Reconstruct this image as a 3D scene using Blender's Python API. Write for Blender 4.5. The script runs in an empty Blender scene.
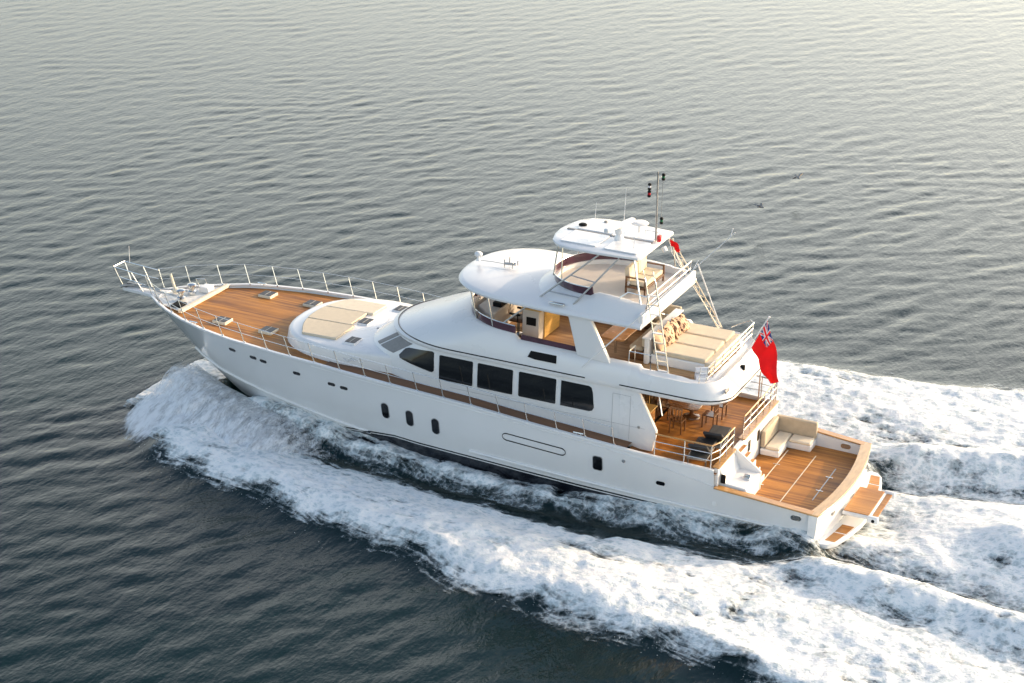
import bpy, bmesh, math, random
import numpy as np
from mathutils import Matrix, Vector

random.seed(7)
rng = np.random.default_rng(11)
SC = bpy.context.scene
COL = SC.collection
R = math.radians

# ------------------------------------------------------------------ camera, sky, sun, exposure
cam_d = bpy.data.cameras.new('camera')
cam = bpy.data.objects.new('camera', cam_d); COL.objects.link(cam)
SC.camera = cam
YAW, PITCH = R(25.4916), R(21.2883)
cam_d.sensor_fit = 'HORIZONTAL'; cam_d.sensor_width = 36.0
cam_d.lens = 36.0 * 1919.07 / 1024
cam_d.clip_start = 0.5; cam_d.clip_end = 20000
fw = Vector((math.sin(YAW) * math.cos(PITCH), -math.cos(YAW) * math.cos(PITCH), -math.sin(PITCH)))
cam.location = (-14.4875, 55.1482, 27.7603)
cam.rotation_euler = fw.to_track_quat('-Z', 'Y').to_euler()

SUN_EL = R(14.5)
SUN_AZ = Vector((-0.67, -0.742)).normalized()          # astern, to starboard
S = Vector((SUN_AZ.x * math.cos(SUN_EL), SUN_AZ.y * math.cos(SUN_EL), math.sin(SUN_EL)))
HAZE, HAZE_EL = 8.4, 29.5
world = bpy.data.worlds.new('World'); SC.world = world; world.use_nodes = True
wn = world.node_tree.nodes; wl = world.node_tree.links
sky = wn.new('ShaderNodeTexSky'); sky.sky_type = 'NISHITA'; sky.sun_disc = False
sky.sun_elevation = SUN_EL
sky.sun_rotation = math.atan2(SUN_AZ.x, SUN_AZ.y)
sky.altitude = 0; sky.air_density = 1.0; sky.dust_density = 3.5; sky.ozone_density = 1.0
# low bright haze bank round the horizon, strongest towards the sun
def wnode(t, op=None, **kw):
    n = wn.new(t)
    if op: n.operation = op
    return n
def wset(n, i, v):
    if isinstance(v, (int, float, tuple)): n.inputs[i].default_value = v
    else: wl.new(v, n.inputs[i])
def wmath(op, a, b=0.0, c=0.0):
    n = wnode('ShaderNodeMath', op); wset(n, 0, a); wset(n, 1, b); wset(n, 2, c); return n.outputs[0]
wtc = wn.new('ShaderNodeTexCoord'); wsp = wn.new('ShaderNodeSeparateXYZ'); wl.new(wtc.outputs['Generated'], wsp.inputs[0])
el = wmath('ARCSINE', wsp.outputs['Z'])
fall = wmath('EXPONENT', wmath('MULTIPLY', wmath('POWER', wmath('ABSOLUTE', wmath('DIVIDE', el, R(HAZE_EL))), 6.0), -1.0))
hl = wmath('SQRT', wmath('SUBTRACT', 1.0001, wmath('MULTIPLY', wsp.outputs['Z'], wsp.outputs['Z'])))
ca = wmath('DIVIDE', wmath('ADD', wmath('MULTIPLY', wsp.outputs['X'], SUN_AZ.x), wmath('MULTIPLY', wsp.outputs['Y'], SUN_AZ.y)), hl)
lobe = wmath('MULTIPLY_ADD', wmath('POWER', wmath('MAXIMUM', wmath('MULTIPLY_ADD', ca, .5, .5), 0.0), 2.2), .86, .14)
hz = wn.new('ShaderNodeVectorMath'); hz.operation = 'SCALE'; hz.inputs[0].default_value = (1.0, .925, .765)
wl.new(wmath('MULTIPLY', wmath('MULTIPLY', fall, lobe), HAZE), hz.inputs['Scale'])
wadd = wn.new('ShaderNodeVectorMath'); wadd.operation = 'ADD'; wl.new(sky.outputs['Color'], wadd.inputs[0]); wl.new(hz.outputs[0], wadd.inputs[1])
wl.new(wadd.outputs[0], wn['Background'].inputs['Color'])
wn['Background'].inputs['Strength'].default_value = 0.15
sun_d = bpy.data.lights.new('sun', 'SUN'); sun_d.energy = 2.0; sun_d.angle = R(0.6)
sun_d.color = (1.0, 0.73, 0.48)
sun = bpy.data.objects.new('sun', sun_d); COL.objects.link(sun)
sun.rotation_euler = S.to_track_quat('Z', 'Y').to_euler()
SC.view_settings.view_transform = 'Standard'; SC.view_settings.look = 'None'
SC.view_settings.exposure = 1.02; SC.view_settings.gamma = 1.0

# ------------------------------------------------------------------ helpers
TRIM, DZ = 0.02713, -0.10
BOAT = Matrix.Translation((0, 0, DZ)) @ Matrix.Rotation(-TRIM, 4, 'Y')   # running trim, bow up

def mat(name, col, rough=0.5, metal=0.0, **kw):
    m = bpy.data.materials.new(name); m.use_nodes = True
    b = m.node_tree.nodes['Principled BSDF']
    b.inputs['Base Color'].default_value = (*col, 1)
    b.inputs['Roughness'].default_value = rough
    b.inputs['Metallic'].default_value = metal
    for k, v in kw.items():
        b.inputs[k.replace('_', ' ')].default_value = v
    return m

def nd(m, t, **kw):
    n = m.node_tree.nodes.new(t)
    for k, v in kw.items(): setattr(n, k, v)
    return n

def vary(m, scale=3.0, amt=0.12, rough_amt=0.1, stretch=(1, 1, 1), detail=4, bump=0.0, bump_scale=None):
    """uneven tone, gloss and surface for a material, from object-space noise"""
    t = m.node_tree; L = t.links.new; b = t.nodes['Principled BSDF']
    base = list(b.inputs['Base Color'].default_value)[:3]; r = b.inputs['Roughness'].default_value
    tc = nd(m, 'ShaderNodeTexCoord'); mp = nd(m, 'ShaderNodeMapping'); mp.inputs['Scale'].default_value = stretch
    L(tc.outputs['Object'], mp.inputs['Vector'])
    no = nd(m, 'ShaderNodeTexNoise'); no.inputs['Scale'].default_value = scale; no.inputs['Detail'].default_value = detail
    L(mp.outputs['Vector'], no.inputs['Vector'])
    cr = nd(m, 'ShaderNodeValToRGB')
    cr.color_ramp.elements[0].position = 0.3; cr.color_ramp.elements[1].position = 0.7
    cr.color_ramp.elements[0].color = (*[c * (1 - amt) for c in base], 1)
    cr.color_ramp.elements[1].color = (*[min(1, c * (1 + amt)) for c in base], 1)
    L(no.outputs['Fac'], cr.inputs['Fac']); L(cr.outputs['Color'], b.inputs['Base Color'])
    mr = nd(m, 'ShaderNodeMapRange'); mr.inputs['To Min'].default_value = max(0.02, r - rough_amt)
    mr.inputs['To Max'].default_value = min(1, r + rough_amt)
    L(no.outputs['Fac'], mr.inputs['Value']); L(mr.outputs['Result'], b.inputs['Roughness'])
    if bump:
        n2 = nd(m, 'ShaderNodeTexNoise'); n2.inputs['Scale'].default_value = bump_scale or scale * 4
        L(mp.outputs['Vector'], n2.inputs['Vector'])
        bp = nd(m, 'ShaderNodeBump'); bp.inputs['Strength'].default_value = bump; bp.inputs['Distance'].default_value = 0.02
        L(n2.outputs['Fac'], bp.inputs['Height']); L(bp.outputs['Normal'], b.inputs['Normal'])
    return m

def teak(name, c0, c1, rough, plank=0.09, axis='Y', seam=0.3):
    """laid planks: each plank its own tone, dark caulked seams, weather patches"""
    m = mat(name, c0, rough); t = m.node_tree; L = t.links.new; b = t.nodes['Principled BSDF']
    tc = nd(m, 'ShaderNodeTexCoord'); sp = nd(m, 'ShaderNodeSeparateXYZ'); L(tc.outputs['Object'], sp.inputs[0])
    dv = nd(m, 'ShaderNodeMath', operation='DIVIDE'); L(sp.outputs[axis], dv.inputs[0]); dv.inputs[1].default_value = plank
    fl = nd(m, 'ShaderNodeMath', operation='FLOOR'); L(dv.outputs[0], fl.inputs[0])
    fr = nd(m, 'ShaderNodeMath', operation='FRACT'); L(dv.outputs[0], fr.inputs[0])
    wnz = nd(m, 'ShaderNodeTexWhiteNoise', noise_dimensions='1D'); L(fl.outputs[0], wnz.inputs['W'])
    mp = nd(m, 'ShaderNodeMapping'); mp.inputs['Scale'].default_value = (0.38, 1.7, 1) if axis == 'Y' else (1.7, .38, 1)
    L(tc.outputs['Object'], mp.inputs['Vector'])
    no = nd(m, 'ShaderNodeTexNoise'); no.inputs['Scale'].default_value = 1.1; no.inputs['Detail'].default_value = 7
    no.inputs['Roughness'].default_value = .62
    L(mp.outputs['Vector'], no.inputs['Vector'])
    ad = nd(m, 'ShaderNodeMath', operation='MULTIPLY_ADD'); L(wnz.outputs['Value'], ad.inputs[0]); ad.inputs[1].default_value = 0.22
    L(no.outputs['Fac'], ad.inputs[2])
    cr = nd(m, 'ShaderNodeValToRGB'); cr.color_ramp.elements[0].position = .40; cr.color_ramp.elements[1].position = .76
    b.inputs['Specular IOR Level'].default_value = .3
    cr.color_ramp.elements[0].color = (*c0, 1); cr.color_ramp.elements[1].color = (*c1, 1)
    L(ad.outputs[0], cr.inputs['Fac'])
    lt = nd(m, 'ShaderNodeMath', operation='LESS_THAN'); L(fr.outputs[0], lt.inputs[0]); lt.inputs[1].default_value = .09
    ml = nd(m, 'ShaderNodeMath', operation='MULTIPLY'); L(lt.outputs[0], ml.inputs[0]); ml.inputs[1].default_value = seam
    mx = nd(m, 'ShaderNodeMixRGB'); L(ml.outputs[0], mx.inputs['Fac']); L(cr.outputs['Color'], mx.inputs['Color1'])
    mx.inputs['Color2'].default_value = (.03, .02, .015, 1)
    L(mx.outputs['Color'], b.inputs['Base Color'])
    mr = nd(m, 'ShaderNodeMapRange'); mr.inputs['To Min'].default_value = rough - .12; mr.inputs['To Max'].default_value = rough + .2
    L(no.outputs['Fac'], mr.inputs['Value']); L(mr.outputs['Result'], b.inputs['Roughness'])
    return m

M = {}
M['white'] = vary(mat('gelcoat_white', (.80, .80, .80), .28, Coat_Weight=.3, Coat_Roughness=.1), .7, .012, .03)
M['white_deck'] = vary(mat('nonskid_white', (.74, .74, .72), .6), 2.5, .04, .1)
M['beige_deck'] = vary(mat('beige_deck_paint', (.60, .55, .50), .6), 2.5, .05, .1)
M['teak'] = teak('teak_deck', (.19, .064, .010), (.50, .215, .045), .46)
M['teak_shaded'] = teak('teak_shaded_side_deck', (.11, .045, .018), (.22, .10, .042), .4)  # darker copy of the teak: side-deck shade put into the colour
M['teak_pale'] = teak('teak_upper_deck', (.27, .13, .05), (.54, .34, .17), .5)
M['teak_cross'] = teak('teak_platform', (.32, .13, .03), (.52, .25, .075), .4, .075, 'Y')
M['varnish'] = vary(mat('varnished_cap_rail', (.50, .26, .08), .22, Coat_Weight=.5, Coat_Roughness=.08), 2.2, .22, .06, (1, 4, 1))
M['varnish_sunlit'] = vary(mat('sunlit_varnished_cap', (.58, .36, .15), .2, Coat_Weight=.5, Coat_Roughness=.08), 2.2, .15, .06, (4, 1, 1))  # same varnish made brighter: glancing sun on the transom cap, in the colour
M['wood'] = vary(mat('varnished_joinery', (.36, .17, .055), .25, Coat_Weight=.4), 3, .3, .08, (1, 1, 6))
M['wood_dk'] = vary(mat('dark_joinery', (.14, .062, .024), .25, Coat_Weight=.4), 3, .35, .08, (1, 6, 1))
M['yellow_wood'] = vary(mat('maple_locker', (.62, .38, .11), .35), 3, .15, .08, (1, 1, 5))
M['glass'] = mat('dark_window_glass', (.006, .007, .009), .04, IOR=1.5)
M['black'] = vary(mat('black_plastic', (.008, .008, .009), .6, Specular_IOR_Level=.15), 6, .2, .1)
M['joint'] = mat('joint_sealant', (.42, .43, .44), .6)
M['grey_glass'] = vary(mat('hatch_glass', (.06, .065, .075), .45, Specular_IOR_Level=.25), 6, .15, .05)
M['grey_cover'] = vary(mat('windshield_cover', (.24, .235, .23), .55), 8, .1, .1)
M['purple'] = vary(mat('purple_windscreen', (.075, .028, .045), .10, Coat_Weight=.5), 2, .35, .05)
M['steel'] = mat('polished_steel', (.72, .72, .70), .18, 1.0)
M['steel_dull'] = vary(mat('dull_steel', (.38, .38, .38), .38, .9), 8, .15, .1)
M['cream'] = vary(mat('cream_cushion', (.66, .57, .43), .8), 5, .05, .05, bump=.25, bump_scale=60)
M['cream_lt'] = vary(mat('pale_cushion', (.74, .66, .52), .8), 5, .05, .05, bump=.25, bump_scale=60)
M['beige'] = vary(mat('beige_upholstery', (.50, .42, .31), .8), 5, .08, .05, bump=.3, bump_scale=50)
M['charcoal'] = vary(mat('charcoal_cushion', (.035, .036, .04), .7), 5, .2, .1, bump=.3, bump_scale=40)
M['navy'] = mat('navy_stripe', (.008, .010, .018), .2)
M['red'] = vary(mat('red_bunting', (.62, .012, .016), .75), 6, .08, .05)
M['flag_white'] = mat('flag_white', (.75, .74, .76), .75)
M['flag_blue'] = mat('flag_blue', (.02, .03, .19), .75)
def cloth(m, c):
    t = m.node_tree; L = t.links.new; b = t.nodes['Principled BSDF']; tr_ = nd(m, 'ShaderNodeBsdfTranslucent'); tr_.inputs['Color'].default_value = (*c, 1)
    mx = nd(m, 'ShaderNodeMixShader'); mx.inputs['Fac'].default_value = .45
    L(b.outputs[0], mx.inputs[1]); L(tr_.outputs[0], mx.inputs[2]); L(mx.outputs[0], t.nodes['Material Output'].inputs['Surface'])
cloth(M['red'], (.75, .015, .02)); 
M['lamp_red'] = mat('red_lens', (.5, .01, .015), .2)
M['lamp_green'] = mat('green_lens', (.01, .12, .05), .2)
M['brown_leather'] = vary(mat('brown_leather', (.10, .045, .02), .4), 6, .25, .1)
M['gold_reflection'] = vary(mat('painted_gold_reflection', (.42, .21, .05), .55), 2.2, .75, .1, (1, 3, 1.5), 6)  # wavy gold reflection in the door glass, painted as colour
M['door_glass'] = vary(mat('saloon_door_glass', (.03, .018, .008), .05), 3, .3, .03)
M['bird'] = vary(mat('gull_plumage', (.30, .28, .26), .7), 10, .3, .1)

# white topsides with a dark boot top: white and black bands at a real height on the hull
def hull_material():
    m = mat('hull_paint', (.80, .80, .80), .16, Coat_Weight=.5, Coat_Roughness=.04)
    t = m.node_tree; L = t.links.new; b = t.nodes['Principled BSDF']
    tc = nd(m, 'ShaderNodeTexCoord'); sp = nd(m, 'ShaderNodeSeparateXYZ'); L(tc.outputs['Object'], sp.inputs[0])
    ma = nd(m, 'ShaderNodeMath', operation='MULTIPLY_ADD'); L(sp.outputs['X'], ma.inputs[0]); ma.inputs[1].default_value = -.0205
    f1 = nd(m, 'ShaderNodeMath', operation='SUBTRACT'); L(sp.outputs['X'], f1.inputs[0]); f1.inputs[1].default_value = 15.0
    f2 = nd(m, 'ShaderNodeMath', operation='MAXIMUM'); L(f1.outputs[0], f2.inputs[0]); f2.inputs[1].default_value = 0
    f3 = nd(m, 'ShaderNodeMath', operation='MULTIPLY_ADD'); L(f2.outputs[0], f3.inputs[0]); f3.inputs[1].default_value = .16; L(sp.outputs['Z'], f3.inputs[2])
    L(f3.outputs[0], ma.inputs[2])                         # z measured from the boot top
    cr = nd(m, 'ShaderNodeValToRGB'); cr.color_ramp.interpolation = 'CONSTANT'
    e = cr.color_ramp.elements; e[0].position = 0; e[0].color = (.008, .010, .016, 1)
    e[1].position = .245; e[1].color = (.8, .8, .8, 1)
    k = e.new(.285); k.color = (.008, .010, .016, 1)
    k = e.new(.345); k.color = (.8, .8, .8, 1)
    L(ma.outputs[0], cr.inputs['Fac'])
    no = nd(m, 'ShaderNodeTexNoise'); no.inputs['Scale'].default_value = .9; no.inputs['Detail'].default_value = 5
    L(tc.outputs['Object'], no.inputs['Vector'])
    mr = nd(m, 'ShaderNodeMapRange'); mr.inputs['To Min'].default_value = .93; mr.inputs['To Max'].default_value = 1.03
    L(no.outputs['Fac'], mr.inputs['Value'])
    mx = nd(m, 'ShaderNodeMixRGB', blend_type='MULTIPLY'); mx.inputs['Fac'].default_value = 1
    L(cr.outputs['Color'], mx.inputs['Color1']); L(mr.outputs['Result'], mx.inputs['Color2'])
    L(mx.outputs['Color'], b.inputs['Base Color'])
    return m
M['hull'] = hull_material()

class MB:
    """collects faces, links them as ONE mesh object"""
    def __init__(s): s.v = []; s.f = []; s.mi = []; s.cur = 0
    def add(s, vs, fs):
        o = len(s.v); s.v += [tuple(p) for p in vs]
        for f in fs: s.f.append(tuple(i + o for i in f)); s.mi.append(s.cur)
        return s
    def box(s, x0, x1, y0, y1, z0, z1, tf=None):
        vs = [Vector((x, y, z)) for z in (z0, z1) for x, y in ((x0, y0), (x1, y0), (x1, y1), (x0, y1))]
        if tf: vs = [tf @ p for p in vs]
        return s.add(vs, [(3, 2, 1, 0), (4, 5, 6, 7), (0, 1, 5, 4), (1, 2, 6, 5), (2, 3, 7, 6), (3, 0, 4, 7)])
    def loft(s, rings, closed=True, cap0=False, cap1=False):
        n = len(rings[0]); vs = [p for r in rings for p in r]; fs = []
        for i in range(len(rings) - 1):
            for j in range(n if closed else n - 1):
                a = i * n + j; b = i * n + (j + 1) % n
                fs.append((a, b, b + n, a + n))
        if cap0: fs.append(tuple(reversed(range(n))))
        if cap1: fs.append(tuple(range((len(rings) - 1) * n, len(rings) * n)))
        return s.add(vs, fs)
    def tube(s, pts, r, n=8, cap=True, r1=None):
        pts = [Vector(p) for p in pts]; rings = []
        for i, p in enumerate(pts):
            d = (pts[min(i + 1, len(pts) - 1)] - pts[max(i - 1, 0)]).normalized()
            a = d.orthogonal() if abs(d.z) > .9 else d.cross(Vector((0, 0, 1)))
            a.normalize(); b = d.cross(a)
            rr = r if r1 is None else r + (r1 - r) * i / (len(pts) - 1)
            rings.append([p + (a * math.cos(t) + b * math.sin(t)) * rr for t in [2 * math.pi * k / n for k in range(n)]])
        return s.loft(rings, True, cap, cap)
    def prism(s, out, z0, z1, top=None):
        """closed plan outline [(x,y)] extruded z0..z1 (numbers or functions of x,y)"""
        f0 = z0 if callable(z0) else (lambda x, y: z0); f1 = z1 if callable(z1) else (lambda x, y: z1)
        return s.loft([[(x, y, f0(x, y)) for x, y in out], [(x, y, f1(x, y)) for x, y in (top or out)]], True, True, True)
    def plate_y(s, out, y0, y1):
        """closed outline in x,z given a thickness across the boat"""
        return s.loft([[(x, y0, z) for x, z in out], [(x, y1, z) for x, z in out]], True, True, True)
    def sphere(s, c, r, sc=(1, 1, 1), n=10, m=6):
        c = Vector(c); rings = []
        for i in range(1, m):
            t = math.pi * i / m
            rings.append([(c.x + r * sc[0] * math.sin(t) * math.cos(2 * math.pi * k / n), c.y + r * sc[1] * math.sin(t) * math.sin(2 * math.pi * k / n), c.z - r * sc[2] * math.cos(t)) for k in range(n)])
        return s.loft(rings, True, True, True)
    def lathe(s, c, prof, n=16):
        c = Vector(c)
        return s.loft([[(c.x + r * math.cos(2 * math.pi * k / n), c.y + r * math.sin(2 * math.pi * k / n), c.z + z) for k in range(n)] for r, z in prof], True, True, True)
    def build(s, name, m, parent=None, smooth=35, bevel=0, seg=2, recalc=True):
        me = bpy.data.meshes.new(name); me.from_pydata(s.v, [], s.f)
        for q in (m if isinstance(m, (list, tuple)) else [m]): me.materials.append(q)
        if any(s.mi): me.polygons.foreach_set('material_index', s.mi)
        if recalc:
            bm = bmesh.new(); bm.from_mesh(me); bmesh.ops.recalc_face_normals(bm, faces=bm.faces); bm.to_mesh(me); bm.free()
        if smooth:
            me.polygons.foreach_set('use_smooth', [True] * len(me.polygons)); me.set_sharp_from_angle(angle=R(smooth))
        o = bpy.data.objects.new(name, me); COL.objects.link(o)
        if parent: o.parent = parent
        if bevel:
            b = o.modifiers.new('bevel', 'BEVEL'); b.width = bevel; b.segments = seg; b.limit_method = 'ANGLE'; b.angle_limit = R(40)
            b.harden_normals = False
        return o

def tag(o, label=None, cat=None, group=None, kind=None):
    if label: o['label'] = label
    if cat: o['category'] = cat
    if group: o['group'] = group
    if kind: o['kind'] = kind
    return o

def on_boat(o, x=0, y=0, z=0, rz=0):
    o.matrix_world = BOAT @ Matrix.Translation((x, y, z)) @ Matrix.Rotation(rz, 4, 'Z'); return o

def empty(name, label, cat, x=0, y=0, z=0, rz=0, group=None):
    o = bpy.data.objects.new(name, None); COL.objects.link(o); on_boat(o, x, y, z, rz)
    return tag(o, label, cat, group)

def copy_tree(o, parent=None):
    c = o.copy(); COL.objects.link(c)
    if parent: c.parent = parent
    for ch in [k for k in o.children if k is not c]: copy_tree(ch, c)
    return c

def rrect(cx, cy, hx, hy, r, n=5):
    out = []
    for sx, sy, a0 in ((1, 1, 0), (-1, 1, 90), (-1, -1, 180), (1, -1, 270)):
        for k in range(n + 1):
            a = R(a0 + 90 * k / n); out.append((cx + sx * (hx - r) + r * math.cos(a), cy + sy * (hy - r) + r * math.sin(a)))
    return out

# ------------------------------------------------------------------ hull lines (metres; x from the transom forward, y to port, z up)
HX = [0, 3, 6, 10, 14, 17, 19.5, 21.6, 23, 24, 25, 25.8, 26.5, 26.85, 27]
HY = [3.01, 3.12, 3.2, 3.25, 3.25, 3.22, 3.10, 2.84, 2.50, 2.12, 1.58, 1.05, .46, .16, .02]
def hb(x): return float(np.interp(x, HX, HY))
def zs(x):                                            # top of the bulwark
    if x < 3.35: return float(np.interp(x, [0, 2.1, 3.35], [1.30, 1.46, 1.54]))
    return float(np.interp(x, [3.35, 5.8, 9.4, 12, 15.3, 17.8, 20, 23.8, 25.8, 27], [2.12, 2.2, 2.41, 2.60, 2.74, 2.87, 2.92, 2.95, 2.89, 2.80]))
def zd(x): return 2.0 if x < 5.5 else float(np.interp(x, [5.5, 6.5, 30], [2.0, 2.11, 2.11])) if x < 6.5 else zs(x) - .06
STEM = [(-1.0, 20.5), (-.5, 22.6), (.3, 24.0), (1.1, 25.0), (1.9, 26.0), (2.8, 27.0)]
def z_low(x):
    if x < 20.5: return -1.0
    return float(np.interp(x, [p[1] for p in STEM], [p[0] for p in STEM]))
def flare(x): return float(np.interp(x, [0, 8, 14, 18, 20.5, 22.5, 24, 26, 27], [.11, .11, .17, .32, .5, .66, .8, .9, .9]))
def hull_y(x, z):
    z0 = z_low(x); h = min(1, max(0, (z - z0) / max(.05, zs(max(x, 3.36)) - z0)))
    top = hb(x)
    return top * h ** flare(x)

# ------------------------------------------------------------------ sea
def vnoise(x, y, seed=0):
    t = np.random.default_rng(100 + seed).random((256, 256))
    xi = np.floor(x).astype(int); yi = np.floor(y).astype(int); fx = x - xi; fy = y - yi
    fx = fx * fx * (3 - 2 * fx); fy = fy * fy * (3 - 2 * fy)
    a = t[xi % 256, yi % 256]; b = t[(xi + 1) % 256, yi % 256]; c = t[xi % 256, (yi + 1) % 256]; d = t[(xi + 1) % 256, (yi + 1) % 256]
    return (a * (1 - fx) + b * fx) * (1 - fy) + (c * (1 - fx) + d * fx) * fy
def fbm(x, y, o=4, seed=0, g=.5):
    s = 0; a = 1; n = 0
    for i in range(o):
        s = s + a * vnoise(x * 2 ** i + 17.3 * i, y * 2 ** i + 5.1 * i, seed + i); n += a; a *= g
    return s / n
def sst(a, b, x): t = np.clip((x - a) / (b - a), 0, 1); return t * t * (3 - 2 * t)

WD = math.atan2(-.54, .84)                           # wave travel direction
WAVES = []
wr = np.random.default_rng(5)
for i in range(110):
    lam = 0.40 * (2.0 / .40) ** wr.random(); k = 2 * math.pi / lam
    th = WD + wr.normal(0, .46)
    WAVES.append((k * math.cos(th), k * math.sin(th), wr.random() * 6.283, 0.00142 * lam ** .8, lam))
def waves(x, y, spacing):
    h = np.zeros_like(x)
    wx = x + 1.2 * (fbm(x / 9, y / 9, 2, 3) - .5); wy = y + 1.2 * (fbm(x / 9, y / 9, 2, 9) - .5)
    for kx, ky, p, a, lam in WAVES:
        fade = np.clip((lam / spacing - 2.5) / 2, 0, 1)
        ph = kx * wx + ky * wy + p
        h = h + a * fade * (np.sin(ph) + .22 * np.cos(2 * ph))
    gust = .75 + .5 * fbm(x / 30, y / 30, 3, 21)
    return h * gust
# edges of the wake, measured on the water
PX = [-60, -12, -.65, 1.6, 3.3, 5.4, 7.7, 9.5, 11.6, 13.4, 16, 17.3, 20.3, 22.8, 24.2, 24.9]
PY = [22, 13.6, 11.3, 10.6, 10.5, 10.0, 9.5, 9.2, 8.6, 8.4, 7.8, 7.3, 6.6, 5.9, 4.9, 2.6]
SY = [22, 14.2, 11.6, 11.3, 11.4, 11.2, 10.6, 9.8, 9.0, 8.5, 7.8, 7.3, 6.6, 5.9, 4.9, 2.6]
IX = [-3, 0, 1.3, 3.5, 7.9, 11.2, 15, 18, 20, 22, 26]; IY = [2.2, 3.9, 4.4, 4.7, 4.9, 4.6, 4.1, 3.5, 2.9, 1.9, 0]
HBX = HX; 
def wake(x, y):
    """(foam amount, height) of the wake"""
    ay = np.abs(y); port = y > 0
    yo = np.where(port, np.interp(x, PX, PY), np.interp(x, PX, SY)); yi = np.interp(x, IX, IY)
    n1 = fbm(x / 2.2, y / 2.2, 5, 31, .6); n2 = fbm(x / .7, y / .7, 4, 41, .6)
    w = (n1 - .5) * 3.4 + (n2 - .5) * 1.2
    # streaks run with the flow
    st = fbm(x / 2.6 + .25 * ay, ay / .45, 4, 51, .6)
    outer = 1 - sst(-1.0, .65, ay - yo + w * .6)
    inner = sst(-.35, .75, ay - yi + w * .42)
    ahead = np.where(x > 0, inner, 1.0)
    band = outer * np.where(x > 0, inner, np.maximum(inner, sst(0, -1.2, x)))
    swirl = fbm(x / 3.2 + 3, y / 1.6, 5, 151, .62); fine = fbm(x / .34, y / .30, 3, 171, .6)
    mid = np.exp(-((ay - .35 * yo - .65 * yi) / (.32 * (yo - yi) + .2)) ** 2)          # thinner, bluer sheet behind the crest
    dens = band * (.97 + .12 * sst(2, 9, x) + .95 * (swirl - .5) + .7 * (n2 - .5) + .8 * (st - .5) + .6 * (fine - .5) - .10 * mid * (x > 0))
    # thin wash along the topsides
    hbv = np.interp(x, HX, HY)
    wl_y = hbv * np.interp(x, [0, 14, 18, 20.5, 22.5, 24], [.97, .95, .85, .70, .55, .3])
    near = np.exp(-(np.maximum(0, ay - wl_y) / np.interp(x, [0, 8, 15, 22], [.75, .5, .38, .5])) ** 2) * sst(22.9, 20.8, x) * sst(-.8, .3, x)
    wash = near * (np.interp(x, [0, 6, 10, 14, 18, 24], [.60, .58, .46, .52, .70, .85]) + 1.1 * (st - .5) + .5 * (n2 - .5))
    dens = np.maximum(dens, wash)
    # churned water astern: darker lanes between the ridges
    a = np.clip(-x, 0, 60)
    lane = np.exp(-((ay - 2.7 - .16 * a) / .75) ** 2) * sst(.6, -.8, x) * (1 - sst(9, 26, a))
    lane2 = np.exp(-((ay - 6.0 - .22 * a) / .8) ** 2) * sst(2.5, -2.0, x) * .55
    core = np.exp(-((ay) / 1.7) ** 2) * sst(-.3, -.8, x) * sst(-3.4, -1.4, x)
    dens = dens * (1 - .50 * np.clip(lane + lane2 + .8 * core, 0, 1) * (.35 + 1.3 * st))
    # height
    bow = np.exp(-((ay - .62 * yo - .38 * yi) / (.30 * (yo - yi) + .25)) ** 2) * sst(-20, 10, x) * sst(25.2, 22.0, x)
    h = .42 * bow * (.55 + .9 * n1)
    h = h + near * np.interp(x, [0, 4, 8, 11, 14, 16, 18, 20, 22, 23.5], [.50, .42, .26, .22, .30, .48, .70, .85, .80, .5]) * (.75 + .5 * n2)
    h = h - .18 * np.exp(-((ay - hbv - .8) / .8) ** 2) * sst(-1, 2, x) * sst(20, 13, x)
    edge = np.exp(-((ay - yo + .7) / .6) ** 2) * sst(26, 20, x) * .16
    h = h + edge * (.5 + n1)
    h = h - .34 * core - .26 * lane - .10 * lane2
    mound = np.exp(-((ay - .35 * a + 2.0) / 1.3) ** 2) * sst(-3, -7, x) * np.exp(-a / 20) * 1.05
    quarter = np.exp(-((ay - 4.4 - .2 * a) / .8) ** 2) * sst(1.5, -2, x) * np.exp(-a / 18) * .62
    h = h + (mound + quarter) * (.6 + .8 * n1)
    return np.clip(dens, 0, 1), h, n1, n2
def axis(lo, hi, f0, f1, fine, mid, far):
    """grid lines: fine between f0 and f1, mid spacing to lo/hi, then growing to the horizon"""
    l = list(np.arange(f0, f1, fine)); s = fine; p = l[-1]
    while p < far: s = min(s * 1.06, mid) if p < hi else s * 1.22; p += s; l.append(p)
    s = fine; p = f0; q = []
    while p > -far: s = min(s * 1.06, mid) if p > lo else s * 1.22; p -= s; q.append(p)
    return np.array(q[::-1] + l)
def grid_mesh(name, X, Y, Z, keep=None):
    nx, ny = X.shape; idx = np.arange(nx * ny).reshape(nx, ny)
    q = np.stack([idx[:-1, :-1], idx[1:, :-1], idx[1:, 1:], idx[:-1, 1:]], -1).reshape(-1, 4)
    co = np.stack([X, Y, Z], -1).reshape(-1, 3)
    used = None
    if keep is not None:
        q = q[keep.reshape(-1)]; used = np.unique(q); re = np.zeros(nx * ny, int); re[used] = np.arange(len(used)); q = re[q]; co = co[used]
    me = bpy.data.meshes.new(name); me.vertices.add(len(co)); me.vertices.foreach_set('co', co.astype(np.float32).ravel())
    me.loops.add(q.size); me.loops.foreach_set('vertex_index', q.astype(np.int32).ravel())
    me.polygons.add(len(q)); me.polygons.foreach_set('loop_start', np.arange(0, q.size, 4, dtype=np.int32))
    me.update(calc_edges=True); me.polygons.foreach_set('use_smooth', np.ones(len(q), bool))
    return me, used

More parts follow.
